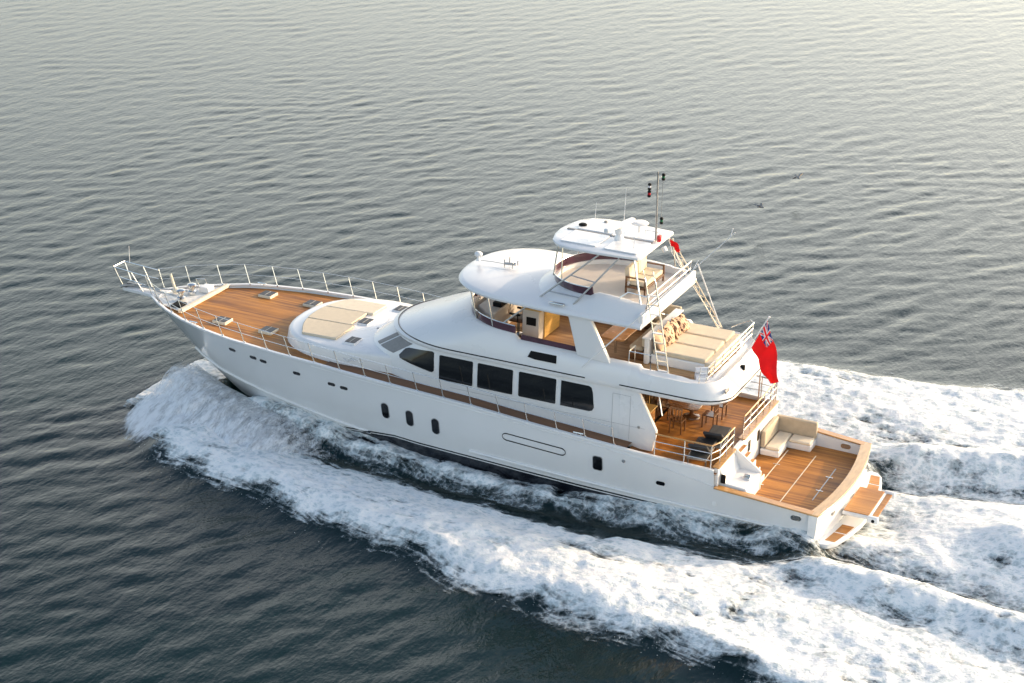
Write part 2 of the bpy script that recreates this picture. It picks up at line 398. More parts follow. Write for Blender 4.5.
def water_material():
    m = mat('sea_water', (.002, .014, .015), .12, IOR=1.33)
    t = m.node_tree; L = t.links.new; b = t.nodes['Principled BSDF']
    tc = nd(m, 'ShaderNodeTexCoord'); h = None
    for rot, sc, stx, w in ((WD + .15, 2.2, 2.8, .6), (WD + .6, 4.6, 2.4, .36), (WD - .5, 10, 1.8, .18)):
        mp = nd(m, 'ShaderNodeMapping'); mp.inputs['Rotation'].default_value = (0, 0, -rot); mp.inputs['Scale'].default_value = (1, 1 / stx, 1)
        mp.vector_type = 'POINT'; L(tc.outputs['Object'], mp.inputs['Vector'])
        no = nd(m, 'ShaderNodeTexNoise'); no.inputs['Scale'].default_value = sc; no.inputs['Detail'].default_value = 3
        L(mp.outputs['Vector'], no.inputs['Vector'])
        ml = nd(m, 'ShaderNodeMath', operation='MULTIPLY_ADD'); ml.inputs[1].default_value = w
        L(no.outputs['Fac'], ml.inputs[0])
        if h: L(h.outputs[0], ml.inputs[2])
        else: ml.inputs[2].default_value = 0
        h = ml
    bp = nd(m, 'ShaderNodeBump'); bp.inputs['Strength'].default_value = .5; bp.inputs['Distance'].default_value = .10
    L(h.outputs[0], bp.inputs['Height']); L(bp.outputs['Normal'], b.inputs['Normal'])
    return m
gx = axis(-14, 85, -13, 46, .2, .4, 6000); gy = axis(-95, 22, -42, 21, .2, .4, 6000)
X, Y = np.meshgrid(gx, gy, indexing='ij')
SX = np.gradient(gx)[:, None] * np.ones_like(X); SY_ = np.gradient(gy)[None, :] * np.ones_like(X); SP = np.maximum(SX, SY_)
dn, wh, _, _ = wake(X, Y)
calm = 1 - .55 * np.clip(dn * 1.5, 0, 1)
Zw = waves(X, Y, SP) * calm + wh
inside = (X > -1.0) & (X < 24) & (np.abs(Y) < np.interp(X, HX, HY) - .35)
Zw = np.where(inside, np.minimum(Zw, -.1) - .3, Zw)
me, _ = grid_mesh('sea', X, Y, Zw)
me.materials.append(water_material())
sea = bpy.data.objects.new('sea', me); COL.objects.link(sea); sea['kind'] = 'structure'

# ------------------------------------------------------------------ foam of the wake
def foam_material():
    m = mat('wake_foam', (.93, .94, .95), .85); t = m.node_tree; L = t.links.new; b = t.nodes['Principled BSDF']
    at = nd(m, 'ShaderNodeAttribute'); at.attribute_name = 'foam'
    tc = nd(m, 'ShaderNodeTexCoord')
    n1 = nd(m, 'ShaderNodeTexNoise'); n1.inputs['Scale'].default_value = 2.1; n1.inputs['Detail'].default_value = 12; n1.inputs['Roughness'].default_value = .74
    n1.inputs['Distortion'].default_value = .6
    L(tc.outputs['Object'], n1.inputs['Vector'])
    vo = nd(m, 'ShaderNodeTexVoronoi', feature='DISTANCE_TO_EDGE'); vo.inputs['Scale'].default_value = 4.6
    wv = nd(m, 'ShaderNodeMixRGB', blend_type='ADD'); wv.inputs['Fac'].default_value = .35
    L(tc.outputs['Object'], wv.inputs['Color1']); L(n1.outputs['Color'], wv.inputs['Color2']); L(wv.outputs['Color'], vo.inputs['Vector'])
    lace = nd(m, 'ShaderNodeMapRange'); lace.inputs['From Max'].default_value = .22; lace.inputs['To Min'].default_value = .10; lace.inputs['To Max'].default_value = -.03
    L(vo.outputs['Distance'], lace.inputs['Value'])
    s1 = nd(m, 'ShaderNodeMath', operation='MULTIPLY_ADD'); L(n1.outputs['Fac'], s1.inputs[0]); s1.inputs[1].default_value = 1.1; s1.inputs[2].default_value = -.55
    # long threads drawn out along the flow
    fl = nd(m, 'ShaderNodeAttribute'); fl.attribute_name = 'flow'
    fm = nd(m, 'ShaderNodeMapping'); fm.inputs['Scale'].default_value = (.55, 2.6, 1); L(fl.outputs['Vector'], fm.inputs['Vector'])
    n3 = nd(m, 'ShaderNodeTexNoise'); n3.inputs['Scale'].default_value = 1.3; n3.inputs['Detail'].default_value = 9; n3.inputs['Roughness'].default_value = .66; n3.inputs['Distortion'].default_value = .5
    L(fm.outputs['Vector'], n3.inputs['Vector'])
    s0 = nd(m, 'ShaderNodeMath', operation='MULTIPLY_ADD'); L(n3.outputs['Fac'], s0.inputs[0]); s0.inputs[1].default_value = 1.7; s0.inputs[2].default_value = -.85
    s00 = nd(m, 'ShaderNodeMath', operation='ADD'); L(s0.outputs[0], s00.inputs[0]); L(s1.outputs[0], s00.inputs[1])
    s2 = nd(m, 'ShaderNodeMath', operation='ADD'); L(s00.outputs[0], s2.inputs[0]); L(lace.outputs['Result'], s2.inputs[1])
    s3 = nd(m, 'ShaderNodeMath', operation='ADD'); L(s2.outputs[0], s3.inputs[0]); L(at.outputs['Fac'], s3.inputs[1])
    al = nd(m, 'ShaderNodeMapRange', interpolation_type='SMOOTHSTEP'); al.inputs['From Min'].default_value = .04; al.inputs['From Max'].default_value = .78
    L(s3.outputs[0], al.inputs['Value']); L(al.outputs['Result'], b.inputs['Alpha'])
    n4 = nd(m, 'ShaderNodeTexNoise'); n4.inputs['Scale'].default_value = 4.2; n4.inputs['Detail'].default_value = 12; n4.inputs['Roughness'].default_value = .78; n4.inputs['Distortion'].default_value = 1.2
    L(fm.outputs['Vector'], n4.inputs['Vector'])
    s5 = nd(m, 'ShaderNodeMath', operation='MULTIPLY_ADD'); L(n4.outputs['Fac'], s5.inputs[0]); s5.inputs[1].default_value = 2.6; s5.inputs[2].default_value = -1.3
    wv2 = nd(m, 'ShaderNodeMixRGB', blend_type='ADD'); wv2.inputs['Fac'].default_value = .55
    L(tc.outputs['Object'], wv2.inputs['Color1']); L(n4.outputs['Color'], wv2.inputs['Color2'])
    web = None
    for sc_, am in ((2.3, .75), (5.2, .6)):
        v2 = nd(m, 'ShaderNodeTexVoronoi', feature='DISTANCE_TO_EDGE'); v2.inputs['Scale'].default_value = sc_; L(wv2.outputs['Color'], v2.inputs['Vector'])
        wr_ = nd(m, 'ShaderNodeMapRange', interpolation_type='SMOOTHSTEP'); wr_.inputs['From Max'].default_value = .22; wr_.inputs['To Min'].default_value = am * .6; wr_.inputs['To Max'].default_value = -am * .5
        L(v2.outputs['Distance'], wr_.inputs['Value'])
        wa = nd(m, 'ShaderNodeMath', operation='ADD'); L(wr_.outputs['Result'], wa.inputs[0]); L((web or s5).outputs[0], wa.inputs[1]); web = wa
    s66 = nd(m, 'ShaderNodeMath', operation='ADD'); L(web.outputs[0], s66.inputs[0]); L(s3.outputs[0], s66.inputs[1])
    s6 = nd(m, 'ShaderNodeMath', operation='MULTIPLY'); L(s66.outputs[0], s6.inputs[0]); s6.inputs[1].default_value = .6
    fr = nd(m, 'ShaderNodeValToRGB'); e = fr.color_ramp.elements; e[0].position = .12; e[0].color = (.52, .60, .63, 1); e[1].position = .95; e[1].color = (.92, .92, .91, 1); k = e.new(.5); k.color = (.80, .84, .85, 1)
    L(s6.outputs[0], fr.inputs['Fac']); L(fr.outputs['Color'], b.inputs['Base Color'])
    n2 = nd(m, 'ShaderNodeTexNoise'); n2.inputs['Scale'].default_value = 8; n2.inputs['Detail'].default_value = 10; n2.inputs['Roughness'].default_value = .65
    L(tc.outputs['Object'], n2.inputs['Vector'])
    bp = nd(m, 'ShaderNodeBump'); bp.inputs['Strength'].default_value = .5; bp.inputs['Distance'].default_value = .08
    L(n2.outputs['Fac'], bp.inputs['Height']); L(bp.outputs['Normal'], b.inputs['Normal'])
    return m
fx = np.arange(-22, 26.2, .085); fy = np.arange(-16.5, 15.6, .085)
FX, FY = np.meshgrid(fx, fy, indexing='ij')
fd, fh, n1, n2 = wake(FX, FY)
tex = fbm(FX / .9, FY / .9, 5, 61, .62); tex2 = fbm(FX / .28, FY / .28, 3, 71, .6)
rid = 1 - np.abs(2 * fbm(FX / 1.5, FY / 1.5, 4, 81, .55) - 1)
lump = ((tex - .5) * .26 + (rid - .7) * .16 + (tex2 - .5) * .14)
FZ = waves(FX, FY, np.full_like(FX, .2)) * (1 - .55 * np.clip(fd * 1.5, 0, 1)) + fh + .03 + sst(.1, .8, fd) * (.09 + lump * .55)
hullin = (FX > -.3) & (np.abs(FY) < np.vectorize(lambda x: hull_y(x, .15) if x < 24.1 else 0)(fx)[:, None] - .12)
keep_v = (fd > .03) & ~hullin
keep = keep_v[:-1, :-1] | keep_v[1:, 1:] | keep_v[1:, :-1] | keep_v[:-1, 1:]
keep &= ~(hullin[:-1, :-1] & hullin[1:, 1:])
me, used = grid_mesh('wake_foam', FX, FY, FZ, keep)
yo_ = np.where(FY > 0, np.interp(FX, PX, PY), np.interp(FX, PX, SY)); warp = fbm(FX / 3, FY / 3, 3, 191) - .5
along = -FX * .92 + np.abs(FY) * .38; across = np.abs(FY) / np.maximum(2, yo_) * 9 + warp * 1.6
a = me.attributes.new('flow', 'FLOAT_VECTOR', 'POINT'); a.data.foreach_set('vector', np.stack([along, across * np.sign(FY), np.zeros_like(FX)], -1).reshape(-1, 3)[used].astype(np.float32).ravel())
a = me.attributes.new('foam', 'FLOAT', 'POINT'); a.data.foreach_set('value', fd.reshape(-1)[used].astype(np.float32))
me.materials.append(foam_material())
foam = bpy.data.objects.new('wake_foam', me); COL.objects.link(foam)
tag(foam, 'white churned foam of the wake spreading beside and behind the yacht', 'foam', kind='stuff')

# spray thrown up at the bow: curved sheets of broken water, and loose drops
def spray_material():
    m = mat('bow_spray', (.82, .84, .86), .9); t = m.node_tree; L = t.links.new; b = t.nodes['Principled BSDF']
    at = nd(m, 'ShaderNodeAttribute'); at.attribute_name = 'foam'
    uv = nd(m, 'ShaderNodeAttribute'); uv.attribute_name = 'flow'
    mp = nd(m, 'ShaderNodeMapping'); mp.inputs['Scale'].default_value = (.9, 2.6, 1); L(uv.outputs['Vector'], mp.inputs['Vector'])
    n1 = nd(m, 'ShaderNodeTexNoise'); n1.inputs['Scale'].default_value = 1.5; n1.inputs['Detail'].default_value = 10; n1.inputs['Roughness'].default_value = .7
    L(mp.outputs['Vector'], n1.inputs['Vector'])
    s1 = nd(m, 'ShaderNodeMath', operation='MULTIPLY_ADD'); L(n1.outputs['Fac'], s1.inputs[0]); s1.inputs[1].default_value = 2.8; s1.inputs[2].default_value = -1.4
    s3 = nd(m, 'ShaderNodeMath', operation='ADD'); L(s1.outputs[0], s3.inputs[0]); L(at.outputs['Fac'], s3.inputs[1])
    al = nd(m, 'ShaderNodeMapRange', interpolation_type='SMOOTHSTEP'); al.inputs['From Min'].default_value = .02; al.inputs['From Max'].default_value = 1.1
    al.inputs['To Max'].default_value = .94
    L(s3.outputs[0], al.inputs['Value']); L(al.outputs['Result'], b.inputs['Alpha'])
    return m
def spray_sheet(side, seed, k, lift):
    nx, ns = 110, 60; u = np.linspace(0, 1, nx)[:, None] * np.ones((1, ns)); s = np.ones((nx, 1)) * np.linspace(0, 1, ns)[None]
    cx = 24.35 - 7.0 * u; cz = 1.0 - .75 * u + .05
    cy = np.vectorize(lambda x, z: hull_y(x, z + .12))(cx, cz) * np.ones_like(u) - .03
    rag = fbm(u * 9, s * 2, 4, seed, .6) - .5
    reach = (3.3 + 2.2 * np.sqrt(u)) * k * (1 - .75 * sst(.62, 1, u)) + rag * .9
    x = cx + s * (1.1 * (1 - u) ** 2 * k - .5 * u) + (fbm(u * 14, s * 5, 3, seed + 5) - .5) * .35 * s
    y = cy + s * reach
    z = cz * (1 - s) ** 1.3 + lift * (1 - .7 * u) * 4 * s * (1 - s) ** 1.2 + (fbm(u * 16, s * 7, 4, seed + 9, .6) - .5) * .5 * np.sqrt(s) * (1 - .5 * s) + .05
    d = (.55 + .42 * s - .55 * sst(.84, 1.0, s)) * (1 - sst(.6, 1.0, u) * .9) * (1 - .35 * sst(.9, 1, s)) * (1 - .5 * sst(.05, 0, u)) - .16 * sst(.15, .35, u) * sst(.75, .4, s)
    me, _ = grid_mesh('bow_spray', x, side * y, z)
    me.attributes.new('foam', 'FLOAT', 'POINT').data.foreach_set('value', d.astype(np.float32).ravel())
    me.attributes.new('flow', 'FLOAT_VECTOR', 'POINT').data.foreach_set('vector', np.stack([s * 5, u * 9, np.full_like(u, seed)], -1).astype(np.float32).ravel())
    return me
SPRAY = spray_material()
sp_bm = bmesh.new()
parts_me = [spray_sheet(s_, sd, k, l) for s_, sd, k, l in ((1, 201, 1.0, .55), (1, 231, .8, .95), (1, 241, .55, .75), (-1, 261, 1.0, .55), (-1, 291, .8, .95))]
spray = None
for q in parts_me: q.materials.append(SPRAY)
objs = []
for q in parts_me:
    sp_bm.from_mesh(q)
me = bpy.data.meshes.new('bow_spray'); sp_bm.to_mesh(me); sp_bm.free(); me.materials.append(SPRAY)
spray = bpy.data.objects.new('bow_spray', me); COL.objects.link(spray)
tag(spray, 'fan of white spray thrown up where the bow cuts the water', 'spray', kind='stuff')
for q in parts_me: bpy.data.meshes.remove(q)
# drops
N = 3000; dv = []; df = []
for i in range(N):
    if i % 3 == 0:
        u = random.random() ** 1.3; x = 24.9 - 6 * u + random.gauss(0, .3); y = hull_y(min(x, 26), .8) + random.random() * (3.6 + 2 * u); z = .25 + abs(random.gauss(0, .45)) * (1 - .5 * u)
    else:
        x = random.uniform(-14, 24.6); y = float(np.interp(x, PX, PY)) + random.gauss(-.3, .5); z = .05 + abs(random.gauss(0, .12))
    if random.random() < .3: y = -y
    r = random.uniform(.005, .014)
    o = len(dv)
    dv += [(x + r, y, z), (x - r, y, z), (x, y + r, z), (x, y - r, z), (x, y, z + r), (x, y, z - r)]
    df += [(o + a_, o + b_, o + c_) for a_, b_, c_ in ((0, 2, 4), (2, 1, 4), (1, 3, 4), (3, 0, 4), (2, 0, 5), (1, 2, 5), (3, 1, 5), (0, 3, 5))]
drops = MB(); drops.v = dv; drops.f = df; drops.mi = [0] * len(df)
tag(drops.build('spray_drops', mat('water_drops', (.84, .86, .88), .5), recalc=False), 'loose white water drops flying over the edges of the wake', 'spray', kind='stuff')

# ------------------------------------------------------------------ the yacht
Y_ = empty('motor_yacht', 'long white motor yacht with teak decks running through the sea', 'yacht')
W = M['white']

# hull
xs_h = sorted(set([0, .5, 1, 1.6, 2.2, 2.8, 3.34, 3.36] + list(np.arange(4, 20.1, .5)) + list(np.arange(20.25, 26.76, .25)) + [26.87, 26.96]))
hs = [0, .04, .1, .17, .25, .34, .44, .55, .66, .77, .88, .95, 1.0]
mb = MB()
for sgn in (1, -1):
    rings = []
    for x in xs_h:
        z0 = z_low(x); z1 = zs(x); zf = zs(max(x, 3.36)); ring = []
        for h in hs:
            z = z0 + (z1 - z0) * h; hh = (z - z0) / max(.05, zf - z0)
            ring.append((x, sgn * hb(x) * min(1, hh) ** flare(x), z))
        rings.append(ring)
    mb.loft(rings, closed=False)
hull = mb.build('hull', M['hull'], Y_, 40)
# pieces let into the topsides
def on_hull(name, x, z, hx, hz, r, m, side=1, t=.018, parent=hull, sq=False):
    out = rrect(x, z, hx, hz, r); b = MB()
    def p(q, d): return (q[0], side * (hull_y(q[0], q[1]) + d), q[1])
    b.loft([[p(q, -.03) for q in out], [p(q, t) for q in out]], True, True, True)
    return b.build(name, m, parent, 30)
PORTS = [(15.19, 1.62, .125, .29, .12), (14.23, 1.56, .125, .29, .12), (13.24, 1.48, .125, .29, .12), (7.3, 1.50, .15, .24, .07)]
SMALL = [(21.55, 2.46), (20.6, 2.40), (20.15, 2.37), (18.72, 2.25), (17.27, 2.18), (16.77, 2.15)]
for side in (1, -1):
    for x, z, hx, hz, r in PORTS:
        f = on_hull('porthole', x, z, hx + .025, hz + .025, r + .02, M['steel_dull'], side, .010)
        on_hull('porthole_glass', x, z, hx, hz, r, M['glass'], side, .020)
    for x, z in SMALL: on_hull('oval_port', x, z, .15, .062, .06, M['glass'], side)
    on_hull('oval_port', 5.13, 1.26, .15, .07, .068, M['glass'], side)
    on_hull('vent_cap', 6.39, 1.80, .06, .06, .058, M['steel'], side, .02)
    f = on_hull('fairlead', .66, 1.03, .17, .09, .088, M['steel'], side, .022); on_hull('fairlead_hole', .66, 1.03, .10, .045, .044, M['steel_dull'], side, .03)
    # long slotted boarding-door outline
    b = MB(); n = 40; pts = []
    for k in range(n):
        a = 2 * math.pi * k / n; ex = 1.13 if True else 0
        cx_ = 9.57 + (1.0 if math.cos(a) > 0 else -1.0) * .98; zz = 1.68 + .048 * (cx_ - 9.57)
        pts.append((cx_ + .17 * math.cos(a), zz + .15 * math.sin(a)))
    ring_o = pts; cxm = 9.57
    ring_i = [(cxm + (x - cxm) * .982, 1.68 + .048 * (x - cxm) + (z - 1.68 - .048 * (x - cxm)) * .74) for x, z in pts]
    ring = [[(x, side * (hull_y(x, z) + .012), z) for x, z in q] for q in (ring_o, ring_i)]
    b.loft(ring, True); b.build('boarding_door_seal', M['black'], hull, 0)
    # spray rail and sheer moulding
    b = MB(); b.tube([(x, side * (hull_y(x, .56 + .028 * x) + .02), .50 + .027 * x) for x in np.linspace(.2, 12, 40)], .05, 6); b.build('spray_rail', W, hull, 60)
    b = MB(); b.tube([(x, side * (hull_y(x, z) + .004), z) for x, z in [(3.4, 1.58), (4, 1.68), (5, 1.86), (6, 2.02), (7, 2.12), (9, 2.28), (12, 2.47), (15.3, 2.62), (18, 2.75)]], .022, 6); b.build('sheer_moulding', W, hull, 60)
    b = MB(); xk = np.linspace(16, 24.6, 40); b.tube([(x, side * (hull_y(x, .45 + (x - 16) * .085) + .02), .45 + (x - 16) * .085) for x in xk], .05, 6); b.build('chine', M['hull'], hull, 60)

# bulwark top: white rail all along the sheer, varnished round the cockpit
def edge_strip(x0, x1, n, wid, th, side, out=.03):
    rings = []
    for x in np.linspace(x0, x1, n):
        y = hb(x); z = zs(x)
        w = min(wid, max(.02, y - .02))
        rings.append([(x, side * (y + out), z - th * .5), (x, side * (y + out), z + th * .5), (x, side * (y - w), z + th * .5), (x, side * (y - w), z - th * .5)])
    return rings
for side in (1, -1):
    b = MB(); b.loft(edge_strip(3.37, 26.95, 90, .10, .07, side), True, True, True); b.build('bulwark_rail', W, Y_, 40, .012)
    b = MB(); b.loft(edge_strip(.0, 3.33, 12, .27, .05, side, .02), True, True, True); b.build('coaming_cap', M['varnish'], Y_, 40, .01)

# decks
def half_sheet(name, m, x0, x1, step, inset, zf, camber=.04):
    b = MB(); rings = []
    for x in np.arange(x0, x1 + 1e-6, step):
        w = max(.02, hb(x) - inset); rings.append([(x, w * t, zf(x) + camber * (1 - t * t) * min(1, w / 2)) for t in np.linspace(-1, 1, 9)])
    b.loft(rings, False); return b.build(name, m, Y_, 40)
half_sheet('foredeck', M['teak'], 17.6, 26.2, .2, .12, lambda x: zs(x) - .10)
half_sheet('side_deck', M['teak_shaded'], 6.4, 17.6, .4, .05, lambda x: zs(x) - .06, 0)
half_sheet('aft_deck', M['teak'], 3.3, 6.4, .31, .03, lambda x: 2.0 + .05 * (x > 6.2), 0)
# cockpit sole, its side walls, transom
TC = lambda y: -.33 * (1 - (y / 3.01) ** 2)
b = MB(); b.prism([(x, y) for x, y in [(3.25, -2.8), (3.25, 2.8)] + [(TC(y) + .30, y) for y in np.linspace(2.76, -2.76, 15)]], .85, .95)
sole = b.build('cockpit_sole', M['teak'], Y_, 30)
for x in (2.47, 1.50, .62):
    b = MB(); b.box(x - .016, x + .016, -1.95 if x > 1 else -1.3, 1.95 if x > 1 else 1.3, .9515, .957); b.build('sole_strip', M['cream_lt'] if x > 1 else M['steel_dull'], sole, 0)
for x, y in ((2.47, 1.0), (2.47, -.7), (.62, .55), (.62, -.55)):
    b = MB(); b.box(x - .12, x + .12, y - .018, y + .018, .958, .968); b.build('deck_hinge', M['steel'], sole, 0, .004)
for side in (1, -1):
    b = MB(); b.loft([[(x, side * (hb(x) - .25), .85), (x, side * (hb(x) - .25), zs(x) - .03), (x, side * (hb(x) - .30), zs(x) - .03), (x, side * (hb(x) - .30), .85)] for x in np.linspace(.05, 3.3, 9)], True, True, True)
    wl_ = b.build('cockpit_wall', W, Y_, 30)
    b = MB(); b.loft([[(x, side * (hb(.75) - d), z) for x, z in rrect(.72, 1.16, .17, .085, .08)] for d in (.30, .325)], True, True, True)
    b.build('fairlead', M['steel'], wl_, 30)
ys = np.linspace(-3.0, 3.0, 25)
b = MB(); b.loft([[(TC(y) - .05 * z_, y, z) for z, z_ in ((-.6, -1), (.34, 0), (1.28, 1))] + [(TC(y) + .24, y, 1.28), (TC(y) + .24, y, -.6)] for y in ys], True, True, True)
tr = b.build('transom', W, Y_, 40)
b = MB(); b.loft([[(TC(y) - .08, y, 1.285), (TC(y) - .08, y, 1.335), (TC(y) + .29, y, 1.335), (TC(y) + .29, y, 1.285)] for y in np.linspace(-3.04, 3.04, 25)], True, True, True)
b.build('transom_cap', M['varnish_sunlit'], tr, 40, .012)
for side in (1, -1):
    b = MB(); b.loft([[(TC(side * 1.9) - d, side * 1.9 + yy, z) for yy, z in rrect(0, .98, .13, .06, .058)] for d in (0.02, .07)], True, True, True); b.build('fairlead', M['steel_dull'], tr, 30)
# swim platform with inlaid gratings and the raised lifting platform
half = [(-.2, 2.96), (-.42, 2.90), (-.62, 2.65), (-.82, 1.9), (-.98, 1.0), (-1.04, 0)]
out = half + [(x, -y) for x, y in half[-2::-1]]
inn = [(TC(y) + .02, y) for y in np.linspace(-2.9, 2.9, 13)]
b = MB(); b.prism(out + inn, .20, .36); swim = b.build('swim_platform', W, Y_, 35, .03)
for side in (1, -1):
    for (ya, yb) in ((1.35, 1.92), (2.0, 2.62)):
        o4 = []
        for y in np.linspace(ya, yb, 4): o4.append((TC(y) - .17, side * y))
        for y in np.linspace(yb, ya, 4): o4.append((float(np.interp(y, [0, 1, 1.9, 2.65], [-.94, -.88, -.73, -.55])), side * y))
        b = MB(); b.prism(o4, .355, .372); b.build('teak_grating', M['teak_cross'], swim, 0)
lp = empty('lifting_platform', None, None); lp.parent = Y_; lp.matrix_world = BOAT
del lp
b = MB(); b.box(-1.30, -.40, -.62, 1.40, .74, .86); lift = b.build('lifting_platform', W, Y_, 35, .03)
b = MB(); b.box(-1.24, -.42, -.55, 1.33, .855, .885); b.build('teak_top', M['teak_cross'], lift, 0, .006)
b = MB(); b.box(-1.50, -1.33, -.52, 1.30, .80, .845); b.build('teak_step', M['teak_cross'], lift, 0, .006)
for y in (-.62, 1.40):
    b = MB(); b.box(-1.58, -1.20, y - .09, y + .09, .68, .90); b.build('end_bracket', W, lift, 40, .06, 3)
for y in (-.2, 1.0):
    b = MB(); b.tube([(-.1, y, .5), (-.8, y, .70)], .06, 8); b.tube([(-.2, y, .66), (-1.0, y, .74)], .045, 8); b.build('lift_arm', M['steel_dull'], lift)
b = MB(); b.loft([[(-1.42 + .055 * math.cos(a), y, .78 + .055 * math.sin(a)) for a in np.linspace(0, 6.28, 12, endpoint=False)] for y in (1.48, 1.50)], True, True, True); b.build('bracket_light', M['black'], lift)

# bulkhead between aft deck and cockpit, stairs, mooring station
b = MB(); b.box(3.26, 3.40, -3.0, 2.98, .85, 2.16)
bk = b.build('cockpit_bulkhead', W, Y_, 30, .02)
for y in (-.05, -1.0):
    b = MB(); b.loft([[(x, y + p, z) for p, z in rrect(0, 1.72, .12, .19, .05)] for x in (3.27, 3.25)], True, True, True); b.build('bulkhead_window', M['glass'], bk)
b = MB(); b.box(3.22, 3.46, -3.02, .55, 2.162, 2.20); b.box(3.22, 3.46, 1.35, 3.0, 2.162, 2.20); b.build('bulkhead_cap', M['varnish'], bk, 0, .012)
b = MB()
prof = [(3.26, .95), (2.36, .95), (2.36, 1.52), (2.40, 1.56), (3.05, 1.60), (3.12, 1.70), (3.26, 2.10)]
b.plate_y(prof, 1.40, 2.78); ms = b.build('mooring_station', W, Y_, 35, .05, 3)
b = MB(); b.box(2.48, 2.72, 1.85, 2.15, 1.55, 1.64); b.tube([(2.49, 2.0, 1.67), (2.71, 2.0, 1.67)], .04, 8); b.build('warping_winch', M['steel'], ms, 40, .02)
b = MB(); b.loft([[(3.14 + p, 2.785 + d, z) for p, z in rrect(0, 1.76, .08, .15, .03)] for d in (.0, .03)], True, True, True); b.build('station_locker', M['black'], ms)
st = MB()
for k in range(5): st.box(2.45 + k * .16, 3.26, .62, 1.30, .952 + k * .22, .952 + (k + 1) * .22)
st = st.build('stair', W, Y_, 30, .02)
for k in range(5):
    b = MB(); b.box(2.47 + k * .16, 2.59 + k * .16, .66, 1.24, .954 + (k + 1) * .22, .966 + (k + 1) * .22); b.build('stair_tread', M['teak_cross'], st, 0)
b = MB(); b.plate_y([(3.24, .95), (2.34, .95), (2.34, 1.60), (2.95, 2.02), (3.24, 2.20)], 1.33, 1.42); b.build('stair_cheek', W, st, 30, .03)
# built-in cockpit sofa
b = MB(); b.box(1.75, 3.22, -2.78, -2.10, .952, 1.18); b.box(2.55, 3.22, -2.02, -1.15, .952, 1.18); so = b.build('cockpit_sofa', W, Y_, 30, .04, 3)
b = MB(); b.box(1.76, 2.52, -2.62, -2.08, 1.185, 1.29); b.build('seat_cushion', M['cream_lt'], so, 40, .05, 3)
b = MB(); b.box(2.56, 3.05, -2.62, -1.16, 1.185, 1.29); b.build('seat_cushion', M['cream_lt'], so, 40, .05, 3)
b = MB(); b.box(1.75, 3.2, -2.84, -2.66, 1.21, 1.80); b.build('back_cushion', M['beige'], so, 40, .05, 3)
b = MB(); b.box(3.07, 3.23, -2.64, -1.18, 1.21, 1.80); b.build('back_cushion', M['beige'], so, 40, .05, 3)

# ---- deckhouse (main level)
def outline(xa, xsr, xf, w, n=2.2, k=22, straight=(), inset=0, corner=0, kc=6):
    """plan ring: aft port, forward along the side, round the front, back along starboard (optional round aft corners)"""
    pts = []
    if corner:
        for i in range(kc + 1):
            a = R(90 * i / kc); pts.append((xa + corner - corner * math.cos(a), (w - corner) + corner * math.sin(a)))
    else: pts.append((xa, w))
    for x in straight: pts.append((x, w))
    pts.append((xsr, w))
    for i in range(1, k):
        t = math.pi * i / k; c = math.cos(t); s_ = math.sin(t)
        pts.append((xsr + (xf - xsr) * abs(s_) ** (2 / n), w * math.copysign(abs(c) ** (2 / n), c)))
    pts.append((xsr, -w))
    for x in reversed(straight): pts.append((x, -w))
    if corner:
        for i in range(kc, -1, -1):
            a = R(90 * i / kc); pts.append((xa + corner - corner * math.cos(a), -((w - corner) + corner * math.sin(a))))
    else: pts.append((xa, -w))
    return pts
def ring(o, z):
    f = z if callable(z) else (lambda x, y: z); return [(x, y, f(x, y)) for x, y in o]
b = MB()
b.loft([ring(outline(6.9, 14.0, 17.1, 2.46), 1.95), ring(outline(6.9, 14.0, 16.95, 2.46), 3.36), ring(outline(6.9, 13.2, 16.05, 2.43, 2.07), 3.93)], True, False, True)
house = b.build('deckhouse', W, Y_, 40)
# forward trunk cabin
b = MB(); TK = lambda x, y: 3.36 - .0 * x - .05 * (y / 2.4) ** 2 - .035 * max(0, x - 18)
b.loft([ring(outline(15.0, 17.3, 20.35, 2.60, 2.5), 2.6), ring(outline(15.0, 17.3, 20.25, 2.56, 2.5), lambda x, y: TK(x, y) - .10), ring(outline(15.0, 17.3, 20.19, 2.52, 2.5), lambda x, y: TK(x, y) - .025), ring(outline(15.0, 17.2, 20.08, 2.43, 2.5), TK)] +
       [ring(outline(15.0, 17.0, 19.9 - 1.1 * q, 2.30 - .7 * q, 2.5), TK) for q in (1, 2, 2.9)], True, False, True)
b.v = [(x, y * (1 - .15 * max(0, min(1, (17.2 - x) / 2.2))), z) for x, y, z in b.v]
trunk = b.build('trunk_cabin', W, Y_, 50)
# side windows
WINS = [[(15.04, 3.46), (14.85, 3.70), (14.7, 3.76), (13.70, 3.88), (13.63, 3.83), (13.62, 3.22), (13.70, 3.14), (14.5, 3.28), (15.0, 3.38)]]
for xa, xb, r in ((12.17, 13.43, .05), (10.70, 12.00, .05), (9.14, 10.49, .05)): WINS.append(rrect((xa + xb) / 2, 3.385, (xb - xa) / 2, .435, r))
w5 = rrect(8.41, 3.385, .56, .435, .05); w5 = [((x - .06 if False else x), z) for x, z in w5]
WINS.append([(8.97, 2.95), (8.97, 3.82), (7.98, 3.82), (7.90, 3.78), (7.85, 3.70), (7.78, 3.1), (7.84, 2.99), (7.95, 2.95)])
HA = outline(6.9, 14.0, 16.95, 2.46); HB = outline(6.9, 13.2, 16.05, 2.43, 2.07); HN = (len(HA) + 1) // 2
def house_ring(z):
    v = max(0, min(1, (z - 3.36) / .57)); return [(a[0] + (c[0] - a[0]) * v, a[1] + (c[1] - a[1]) * v) for a, c in zip(HA[:HN], HB[:HN])]
def house_y(x, z=3.36):
    r_ = house_ring(z); return float(np.interp(x, [p[0] for p in r_], [p[1] for p in r_]))
